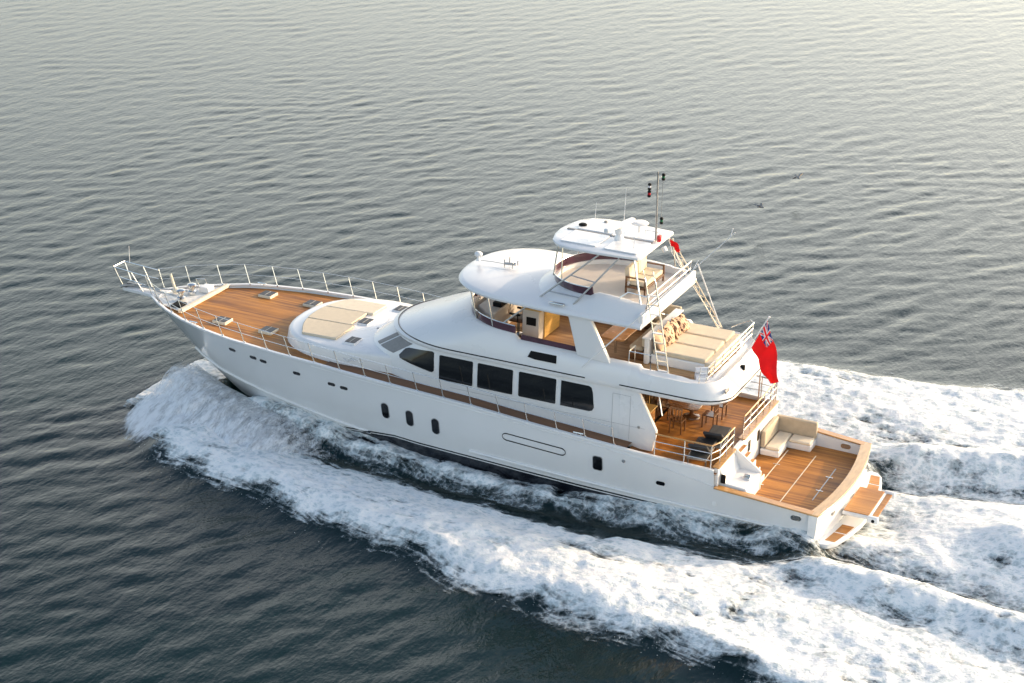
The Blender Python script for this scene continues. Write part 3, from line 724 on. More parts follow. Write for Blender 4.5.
for side in (1, -1):
    for wdw in WINS:
        def grow(o, d):
            cx = sum(p[0] for p in o) / len(o); cz = sum(p[1] for p in o) / len(o)
            return [(x + math.copysign(d, x - cx), z + math.copysign(d, z - cz)) for x, z in o]
        def cols(o, d0, d1):
            x0, x1 = min(p[0] for p in o), max(p[0] for p in o); rr = []
            for x in sorted(list(np.linspace(x0 + .003, x1 - .003, 22)) + [x0 + .02, x1 - .02, x0 + .05, x1 - .05]):
                zz = []
                for (xa, za), (xb, zb_) in zip(o, o[1:] + o[:1]):
                    if (xa - x) * (xb - x) <= 0 and xa != xb: zz.append(za + (zb_ - za) * (x - xa) / (xb - xa))
                za_, zb2 = min(zz), max(zz); zl = sorted([za_ + (zb2 - za_) * k / 5 for k in range(6)] + [min(max(3.36, za_), zb2)])
                rr.append([(x, side * (house_y(x, z) + d0), z) for z in zl] + [(x, side * (house_y(x, z) + d1), z) for z in zl[::-1]])
            return MB().loft(rr, True, True, True)
        fo = cols(grow(wdw, .028), -.03, .012).build('window', W, house, 30); cols(wdw, -.02, .022).build('pane', M['glass'], fo, 30)
    # wing at the aft end of the side
    b = MB(); b.plate_y([(6.92, 1.98), (6.92, 3.96), (6.27, 3.96), (5.60, 2.72), (5.60, 2.62), (5.72, 1.98)], side * 2.30, side * 2.462); b.build('house_wing', W, house, 30, .03, 3)
    b = MB(); b.box(7.14, 7.152, side * 2.463, side * 2.467, 2.25, 3.75); b.box(6.52, 6.532, side * 2.463, side * 2.467, 2.25, 3.75); b.box(6.52, 7.152, side * 2.463, side * 2.467, 3.75, 3.762); b.box(6.0, 13.0, side * 2.461, side * 2.466, 2.72, 2.73); b.build('panel_joint', M['joint'], house, 0)
    b = MB(); b.sphere((6.2, side * 2.468, 2.75), .05, (1, .3, 1)); b.build('fuel_cap', M['steel_dull'], house)
    # raked windscreen panes at the front corner
    for t0, t1 in ((.15, .25), (.262, .295)):
        def fp(t, v, d):
            z = 3.36 + .57 * v; r_ = house_ring(z); q = 1 + t * 22; k = int(q); f = q - k
            x = r_[k][0] * (1 - f) + r_[k + 1][0] * f; y = r_[k][1] * (1 - f) + r_[k + 1][1] * f; l = math.hypot(x - 13, y)
            return (x + d * (x - 13) / l, side * (y + d * y / l), z)
        b = MB(); tt = np.linspace(t0, t1, 9); o_ = [(t, .14) for t in tt] + [(t, .93) for t in tt[::-1]]
        b.loft([[fp(t, v, d) for t, v in o_] for d in (-.03, .022)], True, True, True); b.build('windscreen_pane', M['grey_cover'], house, 30)
    # glass doors at the aft end, outer two with a golden reflection painted on
b = MB(); b.box(6.80, 6.88, -2.28, 2.28, 2.02, 3.94); ab = b.build('saloon_bulkhead', M['wood_dk'], house, 30)
for k, y in enumerate((-1.7, -.57, .57, 1.7)):
    b = MB(); b.box(6.775, 6.795, y - .48, y + .48, 2.15, 3.85); d_ = b.build('saloon_door', M['door_glass'] if k in (1, 2) else M['gold_reflection'], ab, 0, .004)
    b = MB(); b.box(6.765, 6.774, y - .50, y - .46, 2.1, 3.9); b.build('door_frame', M['yellow_wood'], d_, 0)

# ---- upper deck: brow, flybridge coaming and aft deck edge, one moulding
STR = [5.1, 5.6, 6.25, 6.35, 7.25, 7.35, 8.4, 8.5, 9.6, 10.6, 10.78]
def ztop(x, y):
    if x < 4.6: return 4.54
    if x <= 6.3: return float(np.interp(x, [4.6, 5.0, 6.3], [4.54, 4.68, 4.70]))
    if x <= 10.7: return 4.82 + .02 * max(0, x - 8.4)
    return 5.04 + (x - 10.78) * .065
def ur(xa, xsr, xf, w, z, corner=1.0): return ring(outline(xa, xsr, xf, w, 2.07, 30, STR, corner=corner), z)
rings = [ur(3.62, 13.1, 16.1, 2.42, 3.95), ur(3.42, 13.0, 16.2, 2.52, 3.97), ur(3.33, 13.0, 16.2, 2.565, 4.06), ur(3.36, 12.9, 15.9, 2.565, 4.17), ur(3.55, 12.6, 15.4, 2.53, 4.38),
         ur(3.80, 12.2, 14.85, 2.47, 4.62), ur(3.98, 11.8, 14.2, 2.39, lambda x, y: min(4.85, ztop(x, y) - .05)), ur(4.06, 11.4, 13.45, 2.31, lambda x, y: ztop(x, y) - .03), ur(4.10, 11.2, 13.2, 2.27, ztop),
         ur(4.20, 11.1, 13.08, 2.18, ztop), ur(4.22, 11.1, 13.0, 2.15, 4.40)]
b = MB(); b.loft(rings, True, True, False)
upper = b.build('upper_deck_moulding', W, Y_, 50)
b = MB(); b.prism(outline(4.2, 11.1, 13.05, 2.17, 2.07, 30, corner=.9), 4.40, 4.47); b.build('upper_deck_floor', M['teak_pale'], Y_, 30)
# dark pinstripes
def stripe(x0, x1, z, side, y=2.572):
    b = MB(); xs_ = np.linspace(x0, x1, 40); rr = []
    for x in xs_:
        if x <= 13.65: yy, zz = y, z
        else:
            t = (x - 13.65) / 2.5; yy = y * (1 - min(1, t) ** 2.25 * .80) ** .5; zz = z + .20 * max(0, t - .1)
        rr.append([(x, side * yy, zz - .02), (x, side * (yy + .012), zz - .02), (x, side * (yy + .012), zz + .02), (x, side * yy, zz + .02)])
    b.loft(rr, True, True, True); return b.build('pinstripe', M['navy'], upper, 0)
# front stripe follows the moulding: sample its ring
o_s = outline(3.345, 12.93, 16.0, 2.565, 2.07, 30, STR, corner=1.0)
def stripe_ring(pts, zf, name='pinstripe'):
    rr = []
    for i, (x, y) in enumerate(pts):
        x0, y0 = pts[max(0, i - 1)]; x1, y1 = pts[min(len(pts) - 1, i + 1)]
        nx_, ny_ = (y1 - y0), -(x1 - x0); l = math.hypot(nx_, ny_) or 1; nx_, ny_ = nx_ / l, ny_ / l
        if nx_ * (x - 9) + ny_ * y < 0: nx_, ny_ = -nx_, -ny_
        z = zf(x); rr.append([(x + nx_ * d, y + ny_ * d, z + e) for d, e in ((-.01, -.018), (.014, -.018), (.014, .018), (-.01, .018))])
    b = MB(); b.loft(rr, True, True, True); b.build(name, M['navy'], upper, 0)
front = [p for p in o_s if p[0] >= 12.9]
stripe_ring([(8.1, 2.565), (10, 2.565), (12, 2.565)] + front + [(12, -2.565), (10, -2.565), (8.1, -2.565)], lambda x: 4.13 + .02 * max(0, x - 15))
aftp = [p for p in o_s if p[0] <= 4.4]
port_aft = [p for p in aftp if p[1] > 0]; star_aft = [p for p in aftp if p[1] < 0]
stripe_ring([(6.9, 2.565), (5.5, 2.565)] + port_aft[::-1] + star_aft[::-1] + [(5.5, -2.565), (6.9, -2.565)], lambda x: 4.13)
# dark grille in the moulding
for side in (1, -1):
    b = MB(); b.loft([[(x, side * (y + d), z) for x, z, y in ((10.16, 4.44, 2.52), (10.08, 4.64, 2.44), (9.16, 4.64, 2.44), (9.14, 4.40, 2.53), (9.9, 4.40, 2.53))] for d in (-.02, .025)], True, True, True); gr = b.build('air_grille', M['black'], upper, 0)
    b = MB(); b.loft([[(3.49, side * 1.9 + p, 4.36 + .02 * z) for p, z in rrect(0, 0, .18, 2, .02)], [(3.53, side * 1.9 + p, 4.40 + .02 * z) for p, z in rrect(0, 0, .18, 2, .02)]], True, True, True); b.build('aft_light', M['grey_cover'], upper)
b = MB(); b.box(3.56, 3.70, .02, .16, 4.36, 4.56); b.build('stern_light', M['black'], upper, 30, .015)
# purple windscreen round the flybridge
wo = outline(8.5, 11.2, 13.17, 2.25, 2.07, 30, [9.6, 10.6, 10.78])
b = MB()
pw = [(i, p) for i, p in enumerate(wo)]
def screen(pts, z0f, z1f, rake=0):
    rr = []
    for x, y in pts: rr.append([(x, y, z0f(x, y)), (x - rake, y * .995, z1f(x, y)), (x - rake - .02, y * .985, z1f(x, y)), (x - .02, y * .985, z0f(x, y))])
    return MB().loft(rr, True, True, True)
scr = screen([p for p in wo if p[0] >= 10.78], lambda x, y: ztop(x, y) - .02, lambda x, y: ztop(x, y) + .24).build('windscreen', M['purple'], Y_, 40)
for side in (1, -1):
    screen([(x, side * 2.25) for x in (8.55, 9.5, 10.2, 10.55)], lambda x, y: ztop(x, y) - .01, lambda x, y: ztop(x, y) + .17).build('windscreen_wing', M['purple'], scr, 40)
b = MB(); b.tube([(x, y * .99, ztop(x, y) + .25) for x, y in wo if x >= 10.78], .018, 6); b.build('windscreen_rail', M['steel'], scr)

# ---- hardtop over the flybridge, with the sun deck on it
ST2 = [6.9, 7.6, 8.4, 9.2, 9.9, 10.4]
def hr(xa, xsr, xf, w, z, n=2.4): return ring(outline(xa, xsr, xf, w, n, 30, ST2), z)
LIFT = lambda x: .10 * max(0, min(1, (x - 9.5) / 3)) 
b = MB()
b.loft([hr(6.35, 11.0, 13.2, 2.35, lambda x, y: 6.08 + LIFT(x)), hr(6.3, 11.0, 13.48, 2.52, lambda x, y: 6.10 + LIFT(x)), hr(6.3, 11.0, 13.56, 2.55, lambda x, y: 6.17 + LIFT(x)), hr(6.3, 11.0, 13.5, 2.50, lambda x, y: 6.24 + LIFT(x)),
        hr(6.3, 11.0, 13.40, 2.42, lambda x, y: 6.275 + LIFT(x)), hr(6.3, 10.8, 12.6, 1.95, lambda x, y: 6.365 + LIFT(x) * .8), hr(6.3, 10.7, 11.5, 1.0, lambda x, y: 6.43 + LIFT(x) * .6), hr(6.3, 10.6, 10.9, .3, lambda x, y: 6.47 + LIFT(x) * .5)], True, True, True)
top = b.build('hardtop', W, Y_, 50)
# sun-deck bulwark: sloping outside, upright inside
def zb(x): return float(np.interp(x, [6.4, 6.95, 7.05, 8.1, 8.3, 10.9], [6.70, 6.74, 6.80, 6.83, 6.70, 6.64]))
SB = [6.9, 7.0, 7.6, 8.05, 8.2]
def br(xa, xsr, xf, w, z): return [(x, y, z(x) if callable(z) else z) for x, y in outline(xa, xsr, xf, w, 2.1, 30, SB)]
b = MB(); b.loft([br(6.36, 8.6, 11.1, 2.44, 6.24), br(6.36, 8.4, 10.6, 2.10, lambda x: 6.24 + (zb(x) - 6.24) * .7), br(6.38, 8.3, 10.22, 1.90, zb), br(6.38, 8.3, 10.14, 1.80, zb), br(6.38, 8.3, 10.12, 1.78, 6.38)], False)
sunb = b.build('sun_deck_bulwark', W, Y_, 40)
b = MB(); b.prism(outline(6.34, 8.3, 10.14, 1.80, 2.1, 24), 6.44, 6.53); b.build('sun_deck_floor', M['beige_deck'], Y_, 30)
so_ = outline(8.22, 8.3, 10.22, 1.89, 2.1, 30)
b = screen(so_, lambda x, y: zb(x) - .02, lambda x, y: zb(x) + .25, -.05); b.build('sun_deck_windscreen', M['purple'], Y_, 40)
b = MB(); b.tube([(x + .05, y, zb(x) + .26) for x, y in so_], .016, 6); b.build('windscreen_rail', M['steel'], sunb)
b = MB(); b.box(6.28, 6.46, -2.40, 2.40, 6.10, 6.56); b.build('aft_beam', W, top, 40, .05, 3)
# side pillars
for side in (1, -1):
    b = MB(); b.plate_y([(8.46, 4.80), (8.86, 6.20), (8.10, 6.20), (7.30, 4.72)], side * 2.27, side * 2.45); b.build('hardtop_pillar', W, top, 30, .03, 3)
    b = MB()
    b.box(9.0, 9.55, side * 2.28, side * 2.40, 6.35, 6.42); b.build('deck_light', M['steel'], top, 40, .03, 3)
    for x in (12.35, 11.6):
        yb = 2.25 * (1 - max(0, (x - 11.2) / 1.97) ** 2.25) ** (1 / 2.25)
        b = MB(); b.tube([(x, side * yb * .98, 5.1), (x + .25, side * (yb * .98), 6.2)], .03, 8); b.build('hardtop_post', M['steel'], top)
# fittings on the front of the hardtop
b = MB(); b.lathe((13.2, .1, 6.47), [(.08, 0), (.06, .05), (.04, .12)], 12); b.sphere((13.2, .1, 6.70), .13, (1.15, 1, .8)); b.build('searchlight', W, top, 50)
b = MB(); b.tube([(12.1, .35, 6.5), (12.1, .35, 6.78), (12.1, -.05, 6.78), (12.1, -.05, 6.5)], .02, 6); b.tube([(11.8, .35, 6.5), (11.8, .35, 6.70), (11.8, -.05, 6.70), (11.8, -.05, 6.5)], .018, 6); b.tube([(12.2, .15, 6.56), (11.75, .15, 6.60)], .045, 8); b.build('horn', M['steel_dull'], top)
b = MB(); b.tube([(13.1, .1, 6.5), (12.6, .15, 6.545), (12.1, .2, 6.565)], .012, 6); b.build('cable', M['steel_dull'], top)

# ---- upper hardtop over the sun deck
ro = [(6.85, 1.50), (6.80, 1.40)]
def hout(d=0):
    half = [(6.82 + d, 1.45 - d), (6.9 + d, 1.55 - d), (8.2, 1.66 - d), (9.2, 1.66 - d), (9.7, 1.52 - d), (10.02, 1.15 - d * .8), (10.20 - d, .55), (10.25 - d, 0)]
    return half + [(x, -y) for x, y in half[-2::-1]]
b = MB(); b.loft([ring(hout(.05), 8.005), ring(hout(0), 8.02), ring(hout(0), 8.085), ring(hout(.03), 8.10), ring(hout(.5), lambda x, y: 8.125)], True, True, True)
sky_top = b.build('upper_hardtop', W, Y_, 40)
for y0, y1 in ((-1.35, -.10), (.10, 1.35)):
    b = MB(); b.box(7.0, 8.15, y0, y1, 8.12, 8.165); b.box(8.45, 9.7, y0 * .95, y1 * .95, 8.12, 8.165); b.build('roof_panel', W, sky_top, 30, .02)
b = MB(); b.box(7.0, 10.0, -.05, .05, 8.10, 8.146); b.build('roof_channel', M['grey_cover'], sky_top, 0)
b = MB(); b.lathe((9.65, -.45, 8.16), [(.14, 0), (.14, .04), (.09, .07)], 16); b.build('roof_hatch', M['black'], sky_top)
b = MB(); b.lathe((9.1, -1.1, 8.16), [(.07, 0), (.05, .05)], 10); b.build('small_dome', M['grey_cover'], sky_top)
# radar
b = MB(); b.lathe((8.05, .30, 8.14), [(.16, 0), (.14, .12), (.10, .2), (.13, .22), (.16, .34), (.12, .42)], 16); rd = b.build('radar', W, sky_top, 50)
b = MB(); b.box(-.09, .09, -.80, .80, .43, .58, Matrix.Translation((8.05, .30, 8.14)) @ Matrix.Rotation(R(-12), 4, 'Z')); b.build('radar_bar', W, rd, 40, .05, 3)
b = MB(); b.tube([(7.75, -.72, 8.12), (7.75, -.72, 8.42)], .05, 8); sd = b.build('satellite_dish', W, sky_top)
b = MB(); b.lathe((7.75, -.72, 8.42), [(.15, 0), (.29, .03), (.30, .06), (.26, .09), (.10, .11)], 24); b.build('dish_cover', W, sd, 50)
for x, y, h in ((8.6, -1.45, 1.25), (9.6, -1.35, .6), (7.3, .9, .5)):
    b = MB(); b.tube([(x, y, 8.1), (x - .03, y, 8.1 + h)], .012, 6, True, .006); b.build('whip_antenna', W, sky_top)
b = MB(); b.tube([(6.98, -.35, 8.12), (6.98, -.35, 8.4), (7.4, -.35, 8.4), (7.4, -.35, 8.12)], .016, 6); b.build('grab_rail', M['steel'], sky_top)
# mast with its lights
b = MB(); b.tube([(7.0, -.28, 8.1), (7.02, -.28, 9.2), (7.05, -.28, 10.45)], .036, 8, True, .026)
b.tube([(6.86, -.28, 8.6), (6.86, -.28, 10.36), (7.05, -.28, 10.40)], .010, 6); b.tube([(7.0, -.28, 8.72), (6.82, -.28, 8.72)], .012, 6)
b.tube([(7.05, -.28, 9.80), (7.26, -.2, 9.80)], .012, 6)
mast = b.build('mast', M['steel_dull'], sky_top)
def lamp(x, y, z, lens):
    b = MB(); b.lathe((x, y, z), [(.045, -.10), (.06, -.08), (.06, -.03), (.05, -.02)], 10); b.lathe((x, y, z), [(.05, .05), (.06, .06), (.06, .10), (.03, .13)], 10); b.tube([(x, y, z - .06), (x, y, z + .08)], .03, 8); h = b.build('mast_light', M['black'], mast)
    b = MB(); b.lathe((x, y, z), [(.048, -.025), (.048, .045)], 10); b.build('lens', lens, h)
lamp(7.28, -.2, 9.92, M['flag_white']); lamp(7.28, -.2, 9.68, M['lamp_red']); lamp(6.86, -.30, 10.28, M['lamp_green']); lamp(6.84, -.28, 8.82, M['lamp_green'])
b = MB(); b.box(6.80, 6.90, -.28, -.12, 8.14, 8.36); b.build('mast_light', M['lamp_red'], mast, 0, .01)
b = MB(); b.tube([(6.70, -.2, 7.98), (6.62, -.2, 7.85)], .09, 10); b.build('roof_speaker', W, sky_top)
# legs carrying the upper hardtop
b = MB()
for side in (1, -1):
    for (p, q) in (((9.9, .9, 8.02), (10.02, 1.0, 6.8)), ((9.6, 1.3, 8.02), (9.5, 1.5, 6.8))):
        b = MB(); b.tube([(p[0], side * p[1], p[2]), (q[0], side * q[1], q[2])], .022, 8); b.build('upper_hardtop_leg', M['steel'], sky_top)
    b = MB(); b.tube([(7.05, side * 1.45, 8.02), (6.55, side * 1.9, 6.6)], .03, 8); b.build('upper_hardtop_leg', M['steel'], sky_top)
# two long struts with cross bars down the port side
stt = MB(); A0, A1, B0, B1 = Vector((8.2, 1.62, 8.0)), Vector((11.2, 2.2, 5.32)), Vector((7.5, 1.6, 8.0)), Vector((8.75, 2.22, 6.42))
stt.tube([A0, A1], .030, 8); stt.tube([B0, B1], .030, 8)
for t, u in ((.35, .52), (.63, .86)): stt.tube([A0.lerp(A1, t * .83), B0.lerp(B1, u)], .02, 6)
stt.build('side_strut', M['steel_dull'], sky_top)

# ---- rails
def rail(name, pts_list, r, m=M['steel'], parent=Y_):
    b = MB()
    for p in pts_list: b.tube(p, r, 6)
    return b.build(name, m, parent)
PST = [26.5, 25.74, 24.75, 23.83, 22.84, 21.87, 20.87, 19.86, 18.9, 17.9, 16.87, 15.87, 14.9, 13.87, 12.88, 11.85, 10.82, 9.8, 8.75, 7.75, 6.74]
for side in (1, -1):
    tops = []
    for x in PST:
        f = np.interp(x, [6, 14, 22], [.10, .16, .27]); h = np.interp(x, [6, 14, 24], [.66, .68, .76])
        p0 = Vector((x, side * (hb(x) - .07), zs(x))); p1 = Vector((x + f, side * (hb(x) - .02), zs(x) + h)); tops.append((p0, p1))
        b = MB(); b.tube([p0, p1], .016, 8); b.lathe(p0, [(.04, .0), (.04, .04), (.016, .07)], 8); b.build('stanchion', M['steel'], Y_)
    rail('guard_rail', [[q for _, q in tops], [p.lerp(q, .5) for p, q in tops]], .008)
# pulpit at the bow
b = MB()
P0 = {s_: Vector((26.6, s_ * .42, 3.5)) for s_ in (1, -1)}
for s_ in (1, -1):
    b.tube([(26.77, s_ * .40, 3.57), (28.25, s_ * .34, 3.68)], .020, 8)
    b.tube([(27.9, s_ * .26, 2.92), (28.25, s_ * .34, 3.68)], .022, 8); b.tube([(27.0, s_ * .28, 2.88), (27.45, s_ * .38, 3.62)], .022, 8)
    b.tube([(26.77, s_ * .40, 3.22), (28.05, s_ * .30, 3.30)], .014, 6)
b.tube([(28.25, -.34, 3.68), (28.25, .34, 3.68)], .026, 8)
pul = b.build('pulpit', M['steel'], Y_)
b = MB(); b.tube([(27.98, -.3, 3.69), (27.98, -.3, 4.35)], .012, 6, True, .007); b.build('jack_staff', W, pul)
b = MB(); b.prism([(26.2, .40), (27.0, .30), (27.95, .24), (28.02, .15), (28.02, -.15), (27.95, -.24), (27.0, -.30), (26.2, -.40)], 2.74, 2.87); bs = b.build('bowsprit', W, Y_, 30, .02)
b = MB(); b.tube([(27.9, .0, 2.95), (27.2, .0, 2.96), (26.4, .0, 2.97)], .05, 8); b.tube([(28.0, -.3, 2.92), (27.75, -.22, 2.98), (27.5, 0, 2.95), (27.75, .22, 2.98), (28.0, .3, 2.92)], .05, 8); b.box(27.3, 27.9, -.05, .05, 2.88, 3.02); b.build('anchor', M['steel_dull'], bs, 40)
b = MB()
for y in (-.12, .12): b.tube([(27.9, y - .05, 2.88), (27.9, y + .05, 2.88)], .07, 10)
b.build('bow_roller', M['black'], bs)
# anchor gear on a white plate forward of the teak
fo = [(24.62, -1.62), (24.62, 1.30), (25.6, .98), (26.2, .45), (26.5, .1), (26.2, -.45), (25.6, -1.0)]
b = MB(); b.prism(fo, lambda x, y: zs(x) - .07, lambda x, y: zs(x) - .025); ap = b.build('anchor_deck', M['white_deck'], Y_, 30, .01)
b = MB(); b.box(24.50, 24.66, -1.72, 1.42, 2.86, 2.99); b.build('anchor_deck_coaming', M['cream_lt'], ap, 30, .02)
for y in (-.35, .35):
    b = MB(); b.lathe((25.25, y, 2.93), [(.16, 0), (.16, .10), (.11, .14), (.10, .26), (.17, .30), (.17, .36), (.08, .40)], 16); b.build('windlass', M['steel'], ap, 40)
    b = MB(); b.tube([(25.3, y, 3.0), (25.9, y * .7, 2.99), (26.6, y * .3, 2.95)], .03, 6); b.build('anchor_chain', M['steel_dull'], ap)
b = MB(); b.box(24.75, 25.15, -1.1, -.65, 2.9, 3.12); b.build('deck_locker', W, ap, 30, .04, 3)
b = MB(); b.box(24.8, 25.2, .62, 1.1, 2.9, 2.98); b.build('deck_hatch', M['black'], ap, 30, .02)
b = MB(); b.tube([(25.9, -.25, 2.93), (26.15, -.30, 3.55)], .05, 10); b.lathe((25.9, -.25, 2.9), [(.12, 0), (.12, .1), (.06, .16)], 12); b.build('capstan_post', M['cream_lt'], ap)
b = MB(); b.tube([(25.4, -1.05, 2.95), (25.5, -1.0, 3.25), (25.2, -1.15, 3.25), (25.1, -1.2, 2.95)], .02, 6); b.build('grab_rail', M['steel'], ap)
for side in (1, -1):
    for x in (23.4, 8.0):
        b = MB(); z = zs(x) + .03; y = side * (hb(x) - .08); b.tube([(x - .18, y, z + .07), (x + .18, y, z + .07)], .025, 8); b.tube([(x - .08, y, z), (x - .08, y, z + .07)], .02, 6); b.tube([(x + .08, y, z), (x + .08, y, z + .07)], .02, 6); b.build('mooring_cleat', M['steel'], Y_)
# hatches on the foredeck and trunk
def hatch(x, y, z, hx, hy, pop=.09):
    b = MB(); b.box(x - hx, x + hx, y - hy, y + hy, z - .05, z + pop); h = b.build('deck_hatch', M['cream_lt'] if pop > .06 else W, Y_, 30, .02)
    b = MB(); b.box(x - hx + .03, x + hx - .03, y - hy + .04, y + hy - .04, z + pop, z + pop + .014); b.build('hatch_glass', M['grey_glass'], h, 30, .006)
    b = MB(); b.box(x - .01, x + .01, y - hy + .05, y + hy - .05, z + pop + .0145, z + pop + .022); b.build('hatch_bar', M['steel_dull'], h, 0)
for x in (22.75, 20.82):
    for y in (1.38, -1.65): hatch(x, y, zs(x) - .07, .27, .27, .09)
for x, y in ((17.15, 1.75), (17.62, .03), (17.15, -1.72)): hatch(x, y, TK(x, y) + .005, .22, .30, .045)
b = MB(); b.tube([(16.9, 2.585, 3.0), (16.75, 2.60, 3.10), (16.62, 2.60, 3.02), (16.48, 2.60, 3.1), (16.40, 2.60, 2.98), (16.25, 2.60, 3.06)], .012, 5); b.build('emblem', M['steel'], trunk)
b = MB(); b.tube([(17.05, 2.60, 3.04), (16.9, 2.60, 2.94), (16.72, 2.60, 3.02)], .010, 5); b.build('emblem', M['steel'], trunk)

# rails of the upper deck, the aft deck and the sun deck
UR = []
tp = []
for y in (-2.25, -1.5, -.75, 0, .75, 1.5, 2.15):
    tp.append((Vector((4.16, y, 4.50)), Vector((4.10, y, 5.14))))
tp.append((Vector((4.35, 2.25, 4.50)), Vector((4.3, 2.30, 5.14))))
for p, q in tp: b = MB(); b.tube([p, q], .02, 8); b.build('upper_deck_stanchion', M['steel'], Y_)
rail('upper_deck_rail', [[Vector((4.9, -2.36, 4.80)), Vector((4.25, -2.36, 5.16))] + [q for _, q in tp], [p.lerp(q, .68) for p, q in tp], [p.lerp(q, .36) for p, q in tp]], .020)
b = MB(); b.tube([(6.75, 2.22, 4.7), (6.75, 2.22, 5.2), (6.0, 2.22, 5.2), (6.0, 2.22, 4.7)], .02, 8); b.tube([(6.75, 2.22, 5.2), (6.75, 1.7, 5.2), (6.75, 1.7, 4.47)], .02, 8); b.build('ladder_gate', M['steel'], Y_)
ad = []
for y in (-2.9, -2.3, -1.6, -.9, -.2, .45): ad.append((Vector((3.33, y, 2.18)), Vector((3.33, y, 2.95))))
ad2 = [(Vector((3.33, y, 2.18)), Vector((3.33, y, 2.95))) for y in (1.42, 2.1, 2.7)] + [(Vector((x, 3.05, 2.14)), Vector((x, 3.05, 2.92))) for x in (3.5, 4.4, 5.4)]
ad3 = [(Vector((3.4, -2.95, 2.14)), Vector((3.4, -2.95, 2.92)))] + [(Vector((x, -3.05, 2.14)), Vector((x, -3.05, 2.92))) for x in (3.9, 4.8, 5.7)]
for p, q in ad + ad2 + ad3: b = MB(); b.tube([p, q], .02, 8); b.build('aft_deck_stanchion', M['steel'], Y_)
for k, gset in enumerate((ad, ad2, ad3)):
    rail('aft_deck_rail', [[q + Vector((0, 0, .01)) for _, q in gset]], .026, M['varnish'] if k < 2 else M['steel'])
    rail('aft_deck_rail', [[p.lerp(q, .36) for p, q in gset], [p.lerp(q, .68) for p, q in gset]], .014)
b = MB()
for y in (-2.0, -1.0, 0, 1.0, 1.9): b.tube([(6.36, y, 6.5), (6.34, y, 7.0)], .02, 6)
b.tube([(6.34, -2.0, 7.0), (6.34, 1.9, 7.0)], .022, 8); b.tube([(6.35, -2.0, 6.75), (6.35, 1.9, 6.75)], .014, 6)
b.tube([(6.34, 1.9, 7.0), (7.0, 1.9, 7.05), (7.3, 1.9, 6.8)], .02, 8); b.build('sun_deck_rail', M['steel'], Y_)
# ladder up to the sun deck (port), pole lattice (starboard), long poles
b = MB(); L0, L1 = Vector((5.55, 2.15, 4.5)), Vector((6.25, 1.95, 7.5))
for d in (-.17, .17): b.tube([L0 + Vector((d, 0, 0)), L1 + Vector((d, 0, 0)), L1 + Vector((d + .15, -.1, .35))], .024, 8)
lad = b.build('ladder', M['steel'], Y_)
for k in range(9):
    p = L0.lerp(L1, (k + .7) / 10); b = MB(); b.box(p.x - .17, p.x + .17, p.y - .05, p.y + .05, p.z - .015, p.z + .015); b.build('rung', M['cream_lt'] if k % 2 else W, lad, 0, .006)
b = MB(); Q0, Q1 = Vector((5.25, -2.40, 4.7)), Vector((7.2, -2.35, 7.55))
off = Vector((.12, 0, -.08))
b.tube([Q0, Q1], .020, 6); b.tube([Q0 + off, Q1 + off], .020, 6)
for k in range(18):
    a_, c_ = Q0.lerp(Q1, k / 18), Q0.lerp(Q1, (k + 1) / 18); b.tube([a_ + (off if k % 2 else Vector()), c_ + (Vector() if k % 2 else off)], .011, 5)
b.build('outrigger_lattice', M['cream_lt'], Y_)
b = MB(); b.tube([(5.3, -2.40, 4.7), (6.25, -2.40, 6.8)], .022, 6); b.build('outrigger_brace', W, Y_)
b = MB(); b.tube([(8.2, 2.62, 4.5), (5.8, 2.75, 7.15), (3.35, 2.75, 9.9)], .024, 8, True, .012); b.tube([(4.6, 2.75, 8.5), (4.5, 2.6, 8.78)], .012, 5); b.tube([(3.5, 2.75, 9.72), (3.42, 2.75, 10.02)], .016, 5); b.build('outrigger_pole', W, Y_)
b = MB(); b.tube([(6.6, -1.2, 7.0), (6.75, -1.25, 7.95)], .022, 6); b.build('upper_hardtop_brace', M['steel'], Y_)

# ---- inside the flybridge
b = MB(); b.prism([(12.75, -1.2), (12.75, 1.0), (12.2, 1.5), (11.9, 1.5), (11.9, -1.6), (12.3, -1.6)], 4.47, 5.25); hc = b.build('helm_console', M['beige_deck'], Y_, 30, .05, 3)
b = MB(); b.box(11.93, 12.25, -.9, .9, 5.25, 5.42); b.build('instrument_panel', M['black'], hc, 30, .03)
b = MB(); b.loft([[(11.78 - .05 * math.sin(t) + r_ * .3 * math.cos(t2), .35 + (.24 + r_ * math.cos(t2)) * math.cos(t), 5.15 + (.24 + r_ * math.cos(t2)) * math.sin(t)) for t2 in np.linspace(0, 6.28, 8, endpoint=False) for r_ in (.02,)] for t in np.linspace(0, 6.2832, 25)], True); b.build('steering_wheel', M['steel'], hc)
def helm_chair(x, y, rz, lab):
    t = empty('helm_chair', lab, 'chair', x, y, 4.47, rz, 'helm chairs on the flybridge')
    b = MB(); b.tube([(0, 0, 0), (0, 0, .5)], .05, 10); b.lathe((0, 0, 0), [(.2, 0), (.2, .03), (.06, .06)], 14); b.build('pedestal', M['steel'], t)
    b = MB(); b.box(-.26, .26, -.27, .27, .50, .64); b.build('seat', M['brown_leather'], t, 40, .05, 3)
    b = MB(); b.box(-.30, -.17, -.27, .27, .60, 1.25, Matrix.Rotation(R(-7), 4, 'Y')); b.build('backrest', M['brown_leather'], t, 40, .05, 3)
    for s_ in (1, -1): b = MB(); b.box(-.2, .2, s_ * .31 - .035, s_ * .31 + .035, .78, .84); b.tube([(-.1, s_ * .31, .55), (-.1, s_ * .31, .8)], .02, 6); b.build('armrest', M['black'], t, 40, .02)
helm_chair(11.25, .95, 0, 'brown leather helm chair nearer the port windscreen of the flybridge')
helm_chair(11.25, -.25, 0, 'brown leather helm chair on the far side of the helm, mostly hidden')
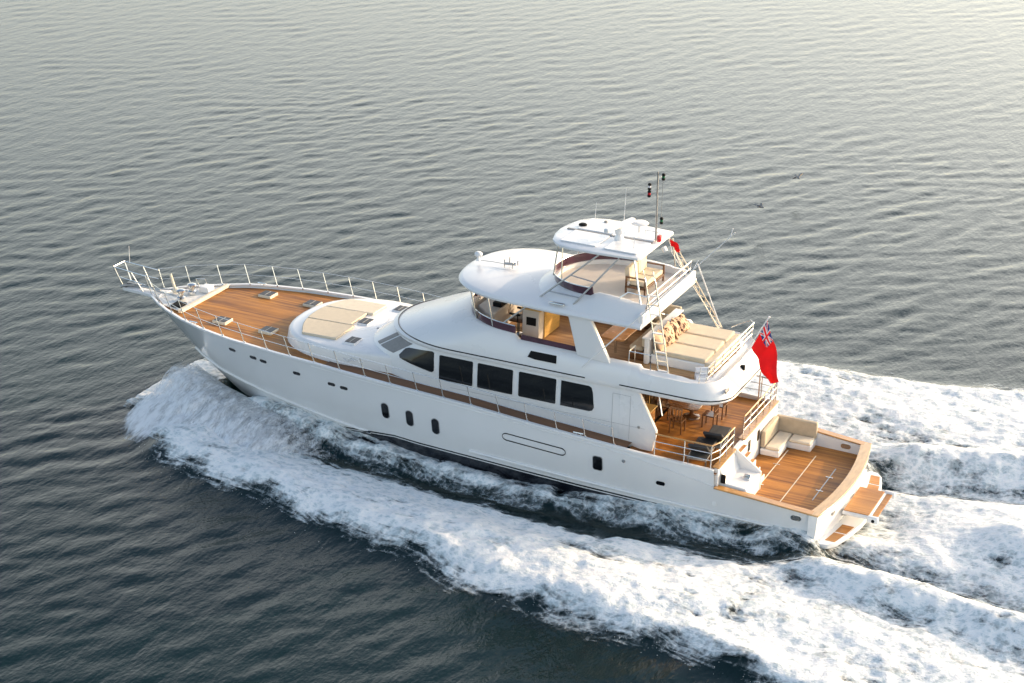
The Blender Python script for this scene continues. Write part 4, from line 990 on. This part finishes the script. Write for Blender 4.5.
b = MB(); b.box(10.35, 10.95, -.35, 1.30, 4.47, 5.55); lk = b.build('bar_cabinet', M['beige_deck'], Y_, 30, .02)
b = MB(); b.box(10.30, 10.345, -.30, .9, 4.50, 5.62); b.build('cabinet_door', M['yellow_wood'], lk, 0, .005)
b = MB(); b.box(10.45, 10.80, 1.302, 1.315, 5.02, 5.30); b.build('screen', M['black'], lk, 0)
b = MB(); b.box(10.28, 11.0, -.4, 1.34, 5.552, 5.60); b.build('worktop', M['yellow_wood'], lk, 0, .01)
b = MB(); b.box(9.4, 10.25, -2.05, -1.45, 4.47, 4.9); b.box(8.3, 11.8, -2.12, -1.75, 4.47, 4.92); se = b.build('flybridge_settee', W, Y_, 30, .03)
b = MB(); b.box(8.3, 11.8, -2.0, -1.45, 4.92, 5.04); b.build('settee_cushion', M['beige'], se, 40, .05, 3)

# ---- upper aft deck furniture
b = MB(); b.plate_y([(0, 0), (0, 1), (1, 1)], 0, 1); del b
b = MB(); b.box(6.42, 6.60, -1.55, 1.35, 4.47, 5.34); pt = b.build('sofa_partition', W, Y_, 30, .05, 3)
b = MB(); b.box(6.36, 6.66, -1.62, 1.40, 5.342, 5.40); b.build('partition_top', W, pt, 30, .025)
b = MB(); b.box(6.62, 7.15, -1.5, 1.15, 4.47, 4.80); b.box(6.62, 8.6, -2.1, -1.52, 4.47, 4.80); us = b.build('dinette_sofa', M['wood_dk'], Y_, 30, .03)
b = MB(); b.box(6.72, 7.18, -1.45, 1.15, 4.80, 4.95); b.box(6.75, 8.6, -2.0, -1.46, 4.80, 4.95); b.build('seat_cushion', M['beige'], us, 40, .05, 3)
b = MB(); b.box(6.62, 6.76, -1.45, 1.15, 4.96, 5.30); b.build('back_cushion', M['cream'], us, 40, .05, 3)
b = MB(); b.box(6.6, 8.7, -2.13, -2.0, 4.96, 5.3); b.build('back_cushion', M['cream'], us, 40, .05, 3)
dt = empty('dining_table', 'brown varnished dining table with rounded corners under the hardtop aft', 'table', 7.75, .45, 4.47)
b = MB(); b.prism(rrect(0, 0, .42, .85, .16), .58, .64); b.build('table_top', M['wood'], dt, 40, .015)
for y in (-.45, .45): b = MB(); b.tube([(0, y, 0), (0, y, .58)], .05, 10); b.build('leg', M['steel'], dt)
# sunbed: base is built in, three cushions lie on it
b = MB(); b.box(4.55, 6.40, -1.75, 1.22, 4.47, 4.80); b.build('sunbed_base', W, Y_, 30, .04, 3)
b = MB(); b.box(4.36, 4.56, -1.75, 1.20, 4.47, 4.86); b.build('sunbed_footboard', M['cream'], Y_, 40, .03)
def pad(name, lab, cat, grp, hx, hy, h, m, x, y, z, rz=0, bev=.05, tf=None):
    b = MB(); b.box(-hx, hx, -hy, hy, 0, h, tf); o = b.build(name, m, None, 40, bev, 3); on_boat(o, x, y, z, rz); return tag(o, lab, cat, grp)
for y, lab in ((.73, 'cream sunbed cushion on the port side, nearest the camera'), (-.25, 'cream sunbed cushion in the middle of the three upper deck cushions'), (-1.24, 'cream sunbed cushion on the far starboard side behind the pillows')):
    pad('sunbed_cushion', lab, 'cushion', 'sunbed cushions on the upper aft deck', .90, .452, .16, M['cream'], 5.45, y, 4.802)
def pillow(x, y, z, rz, lab, m, tilt=-60):
    b = MB(); n = 9; P = []
    for sgn in (1, -1):
        for i in range(n):
            for j in range(n):
                u, v = -1 + 2 * i / (n - 1), -1 + 2 * j / (n - 1)
                th = .13 * ((1 - u * u) * (1 - v * v)) ** .42
                pin = 1 - .10 * (1 - abs(u * v)) * (abs(u) ** 6 + abs(v) ** 6) * .5
                P.append(Vector((u * .30 * pin, v * .33 * pin, sgn * th)))
    T = Matrix.Rotation(R(tilt), 4, 'Y')
    P = [T @ p for p in P]; zmin = min(p.z for p in P); P = [p - Vector((0, 0, zmin)) for p in P]
    fs = [];
    for s_ in range(2):
        for i in range(n - 1):
            for j in range(n - 1):
                a_ = s_ * n * n + i * n + j; fs.append((a_, a_ + 1, a_ + n + 1, a_ + n))
    b.add(P, fs); o = b.build('throw_pillow', m, None, 80, 0); on_boat(o, x, y, z, rz)
    tag(o, lab, 'pillow', 'throw pillows along the sunbed partition')
def pattern_mat():
    m = mat('patterned_pillow', (.55, .36, .22), .8); t = m.node_tree; L = t.links.new
    tc = nd(m, 'ShaderNodeTexCoord'); no = nd(m, 'ShaderNodeTexNoise'); no.inputs['Scale'].default_value = 9; no.inputs['Detail'].default_value = 2
    L(tc.outputs['Object'], no.inputs['Vector']); cr = nd(m, 'ShaderNodeValToRGB'); cr.color_ramp.interpolation = 'CONSTANT'
    cr.color_ramp.elements[0].color = (.07, .025, .01, 1); cr.color_ramp.elements[1].color = (.6, .40, .26, 1); cr.color_ramp.elements[1].position = .47
    L(no.outputs['Fac'], cr.inputs['Fac']); L(cr.outputs['Color'], t.nodes['Principled BSDF'].inputs['Base Color']); return m
M['pattern'] = pattern_mat(); M['peach'] = vary(mat('peach_pillow', (.62, .40, .25), .8), 6, .12, .05, bump=.3, bump_scale=40)
pillow(6.20, .95, 4.965, .1, 'peach throw pillow at the port end of the sunbed', M['peach'])
pillow(6.12, .52, 4.965, -.2, 'dark brown patterned throw pillow between two peach pillows, near the port end', M['pattern'])
pillow(6.16, -.30, 4.965, .3, 'dark brown patterned throw pillow in the middle of the sunbed back', M['pattern'], -62)
pillow(6.20, .12, 4.965, .15, 'peach throw pillow leaning behind the brown patterned one', M['peach'], -66)
pillow(6.12, -.80, 4.965, -.1, 'peach throw pillow with brown trim at the starboard end of the sunbed', M['pattern'], -58)
# rolled towels / raft case near the aft rail
b = MB()
for dz_ in (0, .2): b.tube([(-.2, 0, .1 + dz_), (.2, 0, .1 + dz_)], .1, 12)
b.tube([(-.2, .2, .1), (.2, .2, .1)], .1, 12); o = b.build('rolled_towels', M['flag_white'], None, 40); on_boat(o, 4.5, 1.62, 4.47, .5); tag(o, 'stack of white rolled towels by the aft rail of the upper deck', 'towels')

# sofa on the sun deck
ss = empty('lounge_sofa', 'beige two seat sofa with dark wooden frame on the sun deck', 'sofa', 7.25, -.15, 6.53)
b = MB(); b.box(-.36, .36, -.85, .85, .18, .26)
for x in (-.33, .33):
    for y in (-.82, .82): b.box(x - .03, x + .03, y - .03, y + .03, 0, .55)
for y in (-.82, .82): b.box(-.36, .36, y - .035, y + .035, .52, .57)
b.build('frame', M['wood_dk'], ss, 0, .008)
for y in (-.39, .39):
    b = MB(); b.box(-.34, .24, y - .37, y + .37, .262, .42); b.build('seat_cushion', M['cream'], ss, 40, .05, 3)
    b = MB(); b.box(.18, .36, y - .37, y + .37, .40, .86, Matrix.Rotation(R(6), 4, 'Y')); b.build('back_cushion', M['cream'], ss, 40, .05, 3)

# ---- main aft deck furniture
def lounger(x, y, rz, lab):
    t = empty('deck_lounger', lab, 'lounger', x, y, 2.0, rz, 'charcoal loungers on the aft deck')
    b = MB(); b.box(-.75, .75, -.33, .33, .20, .26)
    for xx in (-.68, .68):
        for yy in (-.29, .29): b.box(xx - .025, xx + .025, yy - .025, yy + .025, 0, .2)
    b.build('frame', M['steel_dull'], t, 0, .008)
    b = MB(); b.box(-.74, .30, -.32, .32, .262, .36); b.build('seat_cushion', M['charcoal'], t, 40, .04, 3)
    b = MB(); b.box(0, .62, -.32, .32, 0, .10, Matrix.Translation((.26, 0, .27)) @ Matrix.Rotation(R(-38), 4, 'Y')); b.build('back_cushion', M['charcoal'], t, 40, .04, 3)
lounger(4.15, 2.05, R(96), 'charcoal cushioned lounger on the aft deck nearest the port rail')
lounger(4.05, .95, R(96), 'charcoal cushioned lounger on the aft deck beside the stair opening')
tb = empty('aft_table', 'dark varnished dining table in the shade of the aft deck', 'table', 5.55, -.75, 2.0)
b = MB(); b.prism(rrect(0, 0, .55, 1.1, .25), .70, .75); b.build('table_top', M['wood_dk'], tb, 40, .012)
b = MB(); b.lathe((0, 0, 0), [(.3, 0), (.28, .04), (.08, .1), (.07, .6), (.2, .70)], 16); b.build('pedestal', M['wood_dk'], tb, 40)
ch0 = None
for k, (x, y, rz, lab) in enumerate(((4.75, -.3, 0, 'slatted dark wood chair on the aft side of the dining table, port one'), (4.75, -1.2, 0, 'slatted dark wood chair on the aft side of the dining table, starboard one'), (6.35, -.3, math.pi, 'dark wood chair between dining table and saloon doors, port one'), (6.35, -1.2, math.pi, 'dark wood chair between dining table and saloon doors, starboard one'), (5.55, .62, -math.pi / 2, 'dark wood chair at the port head of the dining table'))):
    if ch0 is None:
        ch0 = empty('dining_chair', lab, 'chair', x, y, 2.0, rz, 'wooden chairs round the aft deck table')
        b = MB(); b.box(-.22, .22, -.23, .23, .42, .46); b.build('seat', M['wood_dk'], ch0, 0, .01)
        for xx in (-.19, .19):
            for yy in (-.2, .2): b = MB(); b.box(xx - .02, xx + .02, yy - .02, yy + .02, 0, .42); b.build('leg', M['wood_dk'], ch0, 0)
        b = MB()
        for yy in (-.2, -.1, 0, .1, .2): b.box(-.22, -.19, yy - .018, yy + .018, .46, .92)
        b.box(-.225, -.185, -.23, .23, .88, .95); b.box(-.225, -.185, -.23, .23, .62, .66); b.build('backrest', M['wood_dk'], ch0, 0)
    else:
        c = copy_tree(ch0); on_boat(c, x, y, 2.0, rz); c['label'] = lab
b = MB(); b.box(-.25, .25, -.5, .5, 0, .9); o = b.build('bar_unit', M['wood'], Y_, 30, .02); o.location = (6.45, 1.5, 2.0)
b = MB(); b.box(-.3, .3, -.55, .55, .902, .94); q = b.build('bar_top', M['yellow_wood'], o, 0, .01)
b = MB(); b.tube([(5.9, 1.75, 3.95), (5.6, 2.0, 3.1)], .022, 8); b.build('awning_strut', M['steel'], Y_)
for x, y in ((3.75, -2.3),):
    b = MB(); b.tube([(x, y, 2.0), (x, y, 3.96)], .03, 8); b.build('deck_post', M['steel'], Y_)

# ---- cushions on the trunk cabin
TG = 'sun pads on the forward trunk cabin'
def trunk_pad(ya, yb, lab, m):
    b = MB(); n = 12; fx0 = 17.72
    def xf(y): return 19.10 + .62 * (1 - min(1, abs(y + .05) / 1.95) ** 2.2)
    def xb(y): return 17.95 + .22 * (1 - ((y + .05) / 2) ** 2) * 0 + (.12 if abs(y) < .6 else -.2)
    yy = np.linspace(ya, yb, 9); o_ = [(xf(y), y) for y in yy] + [(17.72 if abs(y + .03) > .62 else 17.93, y) for y in yy[::-1]]
    b.prism(o_, lambda x, y: TK(x, y) + .0, lambda x, y: TK(x, y) + .085)
    o = b.build('sun_pad', m, None, 40, .03, 3); on_boat(o); tag(o, lab, 'cushion', TG)
trunk_pad(.68, 1.95, 'cream sun pad on the forward cabin top, port one nearest the camera', M['cream'])
trunk_pad(-.62, .64, 'cream sun pad in the middle of the forward cabin top', M['cream'])
trunk_pad(-1.75, -.66, 'cream sun pad on the forward cabin top, far starboard one', M['cream_lt'])

# ---- flags
def flag_mesh(name, T, B, F, G, nu, nv, fold, mats, fm):
    """T,B hoist top and bottom, F,G fly top and bottom"""
    T, B, F, G = map(Vector, (T, B, F, G)); b = MB(); V = []
    for i in range(nu + 1):
        for j in range(nv + 1):
            t, s_ = i / nu, j / nv
            a_ = T.lerp(F, t); c_ = B.lerp(G, t); p = a_.lerp(c_, s_)
            p += Vector((-.10 * math.sin(math.pi * t) * (1 - s_) , fold * math.sin(t * 9.5 + s_ * 2.2) * min(1, t * 3) + fold * .5 * math.sin(t * 4 - s_ * 5) * t, .05 * math.sin(t * 6) * t))
            V.append(p)
    for i in range(nu):
        for j in range(nv):
            a_ = i * (nv + 1) + j; b.cur = fm((i + .5) / nu, (j + .5) / nv); b.add([], []); b.f.append((a_, a_ + 1, a_ + nv + 2, a_ + nv + 1)); b.mi.append(b.cur)
    b.v = V; o = b.build(name, mats, None, 80, 0, recalc=False)
    sm = o.modifiers.new('cloth_thickness', 'SOLIDIFY'); sm.thickness = .006; return on_boat(o)
def union(t, s_):
    if t > .32 or s_ > .46: return 0
    x, y = (t / .32 - .5) * 2, (s_ / .46 - .5)         # -1..1 wide, -.5...5 tall
    if abs(x) < .10 or abs(y) < .10: return 0
    if abs(x) < .17 or abs(y) < .17: return 1
    d = min(abs(y - x / 2), abs(y + x / 2)) * .894
    if d < .035: return 0
    if d < .10: return 1
    return 2
ens = flag_mesh('ensign_flag', (2.96, 0, 6.20), (3.42, 0, 5.18), (2.42, .05, 4.20), (2.72, .05, 4.05), 60, 48, .11, [M['red'], M['flag_white'], M['flag_blue']], union)
tag(ens, 'red ensign with union canton hanging from the stern staff', 'flag')
b = MB(); b.tube([(3.95, 0, 4.3), (2.93, 0, 6.3)], .022, 8); b.sphere((2.91, 0, 6.33), .04); b.build('ensign_staff', W, Y_)
bur = flag_mesh('signal_flag', (6.72, -.8, 8.08), (6.66, -.8, 7.86), (6.32, -.78, 7.80), (6.36, -.78, 7.66), 14, 8, .04, [M['red']], lambda t, s_: 0)
tag(bur, 'small plain red signal flag flying behind the upper hardtop', 'flag')
b = MB(); b.tube([(6.74, -.8, 8.1), (6.6, -.8, 7.6), (5.3, -2.3, 4.7)], .007, 5); b.build('halyard', W, Y_)

# ---- two gulls low over the water beyond
def gull(x, y, z, rz, lab, span=.9):
    b = MB()
    b.loft([[(px, r * math.cos(a_), r * .8 * math.sin(a_)) for a_ in np.linspace(0, 6.28, 8, endpoint=False)] for px, r in ((-.30, .015), (-.18, .05), (0, .075), (.14, .055), (.20, .04), (.27, .012))], True, True, True)
    for s_ in (1, -1):
        W_ = [(.08, s_ * .05, .02), (.12, s_ * span * .25, .12), (.02, s_ * span * .5, .06), (-.04, s_ * span * .48, .055), (-.04, s_ * span * .25, .11), (-.08, s_ * .05, .015)]
        b.loft([[(p[0], p[1], p[2] + d) for p in W_] for d in (.0, .012)], True, True, True)
    b.loft([[(-.28, -.03, 0), (-.28, .03, 0), (-.42, .07, 0), (-.42, -.07, 0)], [(-.28, -.03, .01), (-.28, .03, .01), (-.42, .07, .01), (-.42, -.07, .01)]], True, True, True)
    o = b.build('seagull', M['bird'], None, 40); o.location = (x, y, z); o.rotation_euler = (R(25), 0, rz); tag(o, lab, 'bird', 'gulls skimming the sea behind the yacht')
gull(11.94, -33.0, 1.0, 2.2, 'dark gull with long wings low over the sea, farther from the mast', .62)
gull(12.07, -27.6, 1.0, 2.6, 'small dark gull low over the sea, nearer to the mast', .36)
